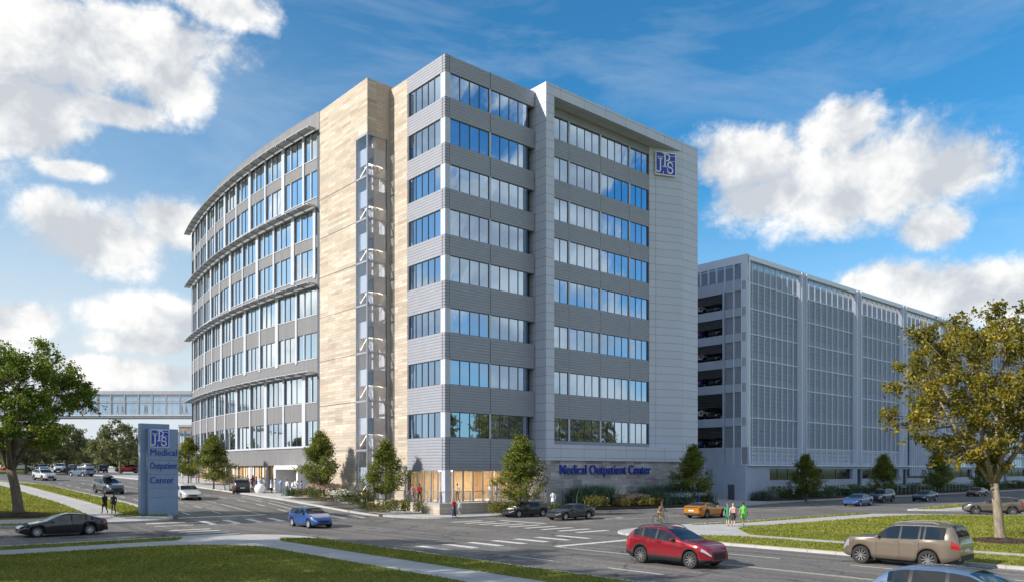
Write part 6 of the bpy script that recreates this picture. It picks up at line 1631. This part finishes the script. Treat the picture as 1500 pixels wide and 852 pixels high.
d = math_(nt, 'MULTIPLY_ADD', math_(nt, 'SUBTRACT', nz, .51), 2.6, math_(nt, 'MULTIPLY', Fm, 1.7))
d = math_(nt, 'ADD', math_(nt, 'MULTIPLY_ADD', puff, .55, d), .16)
mr = ns.new('ShaderNodeMapRange'); mr.interpolation_type = 'SMOOTHSTEP'; lk.new(d, mr.inputs[0]); mr.inputs[1].default_value = -.20; mr.inputs[2].default_value = .66
alpha = mr.outputs[0]
lit = math_(nt, 'MULTIPLY_ADD', math_(nt, 'SUBTRACT', nz2, nlit), 3.6, .5)
thick = math_(nt, 'MULTIPLY', math_(nt, 'MAXIMUM', d, 0.0), .075)
sh = math_(nt, 'SUBTRACT', math_(nt, 'MULTIPLY_ADD', puff, .5, math_(nt, 'ADD', lit, .14)), thick)
CLC = ramp(nt, sh, [(0.0, (4.0, 4.2, 4.5)), (.28, (4.95, 5.1, 5.25)), (.52, (6.0, 6.0, 5.95)), (.85, (7.1, 6.95, 6.75))])
# low horizon veil
hz = ns.new('ShaderNodeMapRange'); lk.new(te, hz.inputs[0]); hz.inputs[1].default_value = .0; hz.inputs[2].default_value = .34; hz.inputs[3].default_value = .70; hz.inputs[4].default_value = 0.0
skyc = mixc(nt, 1.0, sky.outputs[0], (SKM[0], SKM[1], SKM[2]), 'MULTIPLY')
lz = math_(nt, 'MULTIPLY', math_(nt, 'MINIMUM', math_(nt, 'MAXIMUM', math_(nt, 'MULTIPLY', az, -2.2), 0.0), 1.0), .62)
hf = math_(nt, 'MINIMUM', math_(nt, 'ADD', hz.outputs[0], math_(nt, 'MULTIPLY', lz, math_(nt, 'MAXIMUM', math_(nt, 'MULTIPLY_ADD', te, -1.55, 1.0), 0.0))), 1.0)
c = mixc(nt, hf, skyc, (4.6, 5.1, 5.4))
st = ns.new('ShaderNodeMapping'); st.inputs['Scale'].default_value = (1.0, 2.6, 1); st.inputs['Rotation'].default_value = (0, 0, .35); lk.new(cb.outputs[0], st.inputs[0])
ci = noise(st.outputs[0], 3.4, 9.0, .62, (1.7, .4, 0), .6)
cm = ns.new('ShaderNodeMapRange'); lk.new(ci, cm.inputs[0]); cm.inputs[1].default_value = .47; cm.inputs[2].default_value = .78; cm.inputs[4].default_value = .22
c = mixc(nt, cm.outputs[0], c, (5.6, 5.9, 6.1))
c = mixc(nt, math_(nt, 'MULTIPLY', alpha, .97), c, CLC.outputs[0])
lk.new(c, bg.inputs[0])
w.cycles.sampling_method = 'MANUAL'; w.cycles.sample_map_resolution = 1024
sd = bpy.data.lights.new('sun', 'SUN'); sd.energy = SUN_E; sd.angle = math.radians(.5); sd.color = (1.0, .93, .84)
so = link('sun', sd); so.rotation_euler = SUN.to_track_quat('Z', 'Y').to_euler()
cd = bpy.data.cameras.new('camera'); co = link('camera', cd); SC.camera = co
co.location = (0, 0, HC); co.rotation_euler = (PI/2, 0, 0); cd.sensor_width = 36; cd.lens = 36*F/1500; cd.shift_y = (HY-426)/1500; cd.clip_end = 8000; cd.clip_start = .5
vs = SC.view_settings; SC.display_settings.display_device = 'sRGB'; vs.view_transform = 'Standard'; vs.look = 'None'; vs.gamma = 1; vs.exposure = EXPO; vs.use_curve_mapping = False
cy = SC.cycles; cy.use_denoising = True
try: cy.denoiser = 'OPENIMAGEDENOISE'; cy.denoising_input_passes = 'RGB_ALBEDO_NORMAL'
except Exception as e: print(e)
cy.max_bounces = 8; cy.diffuse_bounces = 3; cy.glossy_bounces = 4; cy.transparent_max_bounces = 16; cy.transmission_bounces = 4; cy.caustics_reflective = False; cy.caustics_refractive = False
cy.sample_clamp_indirect = 6; cy.use_adaptive_sampling = True; cy.adaptive_threshold = .015
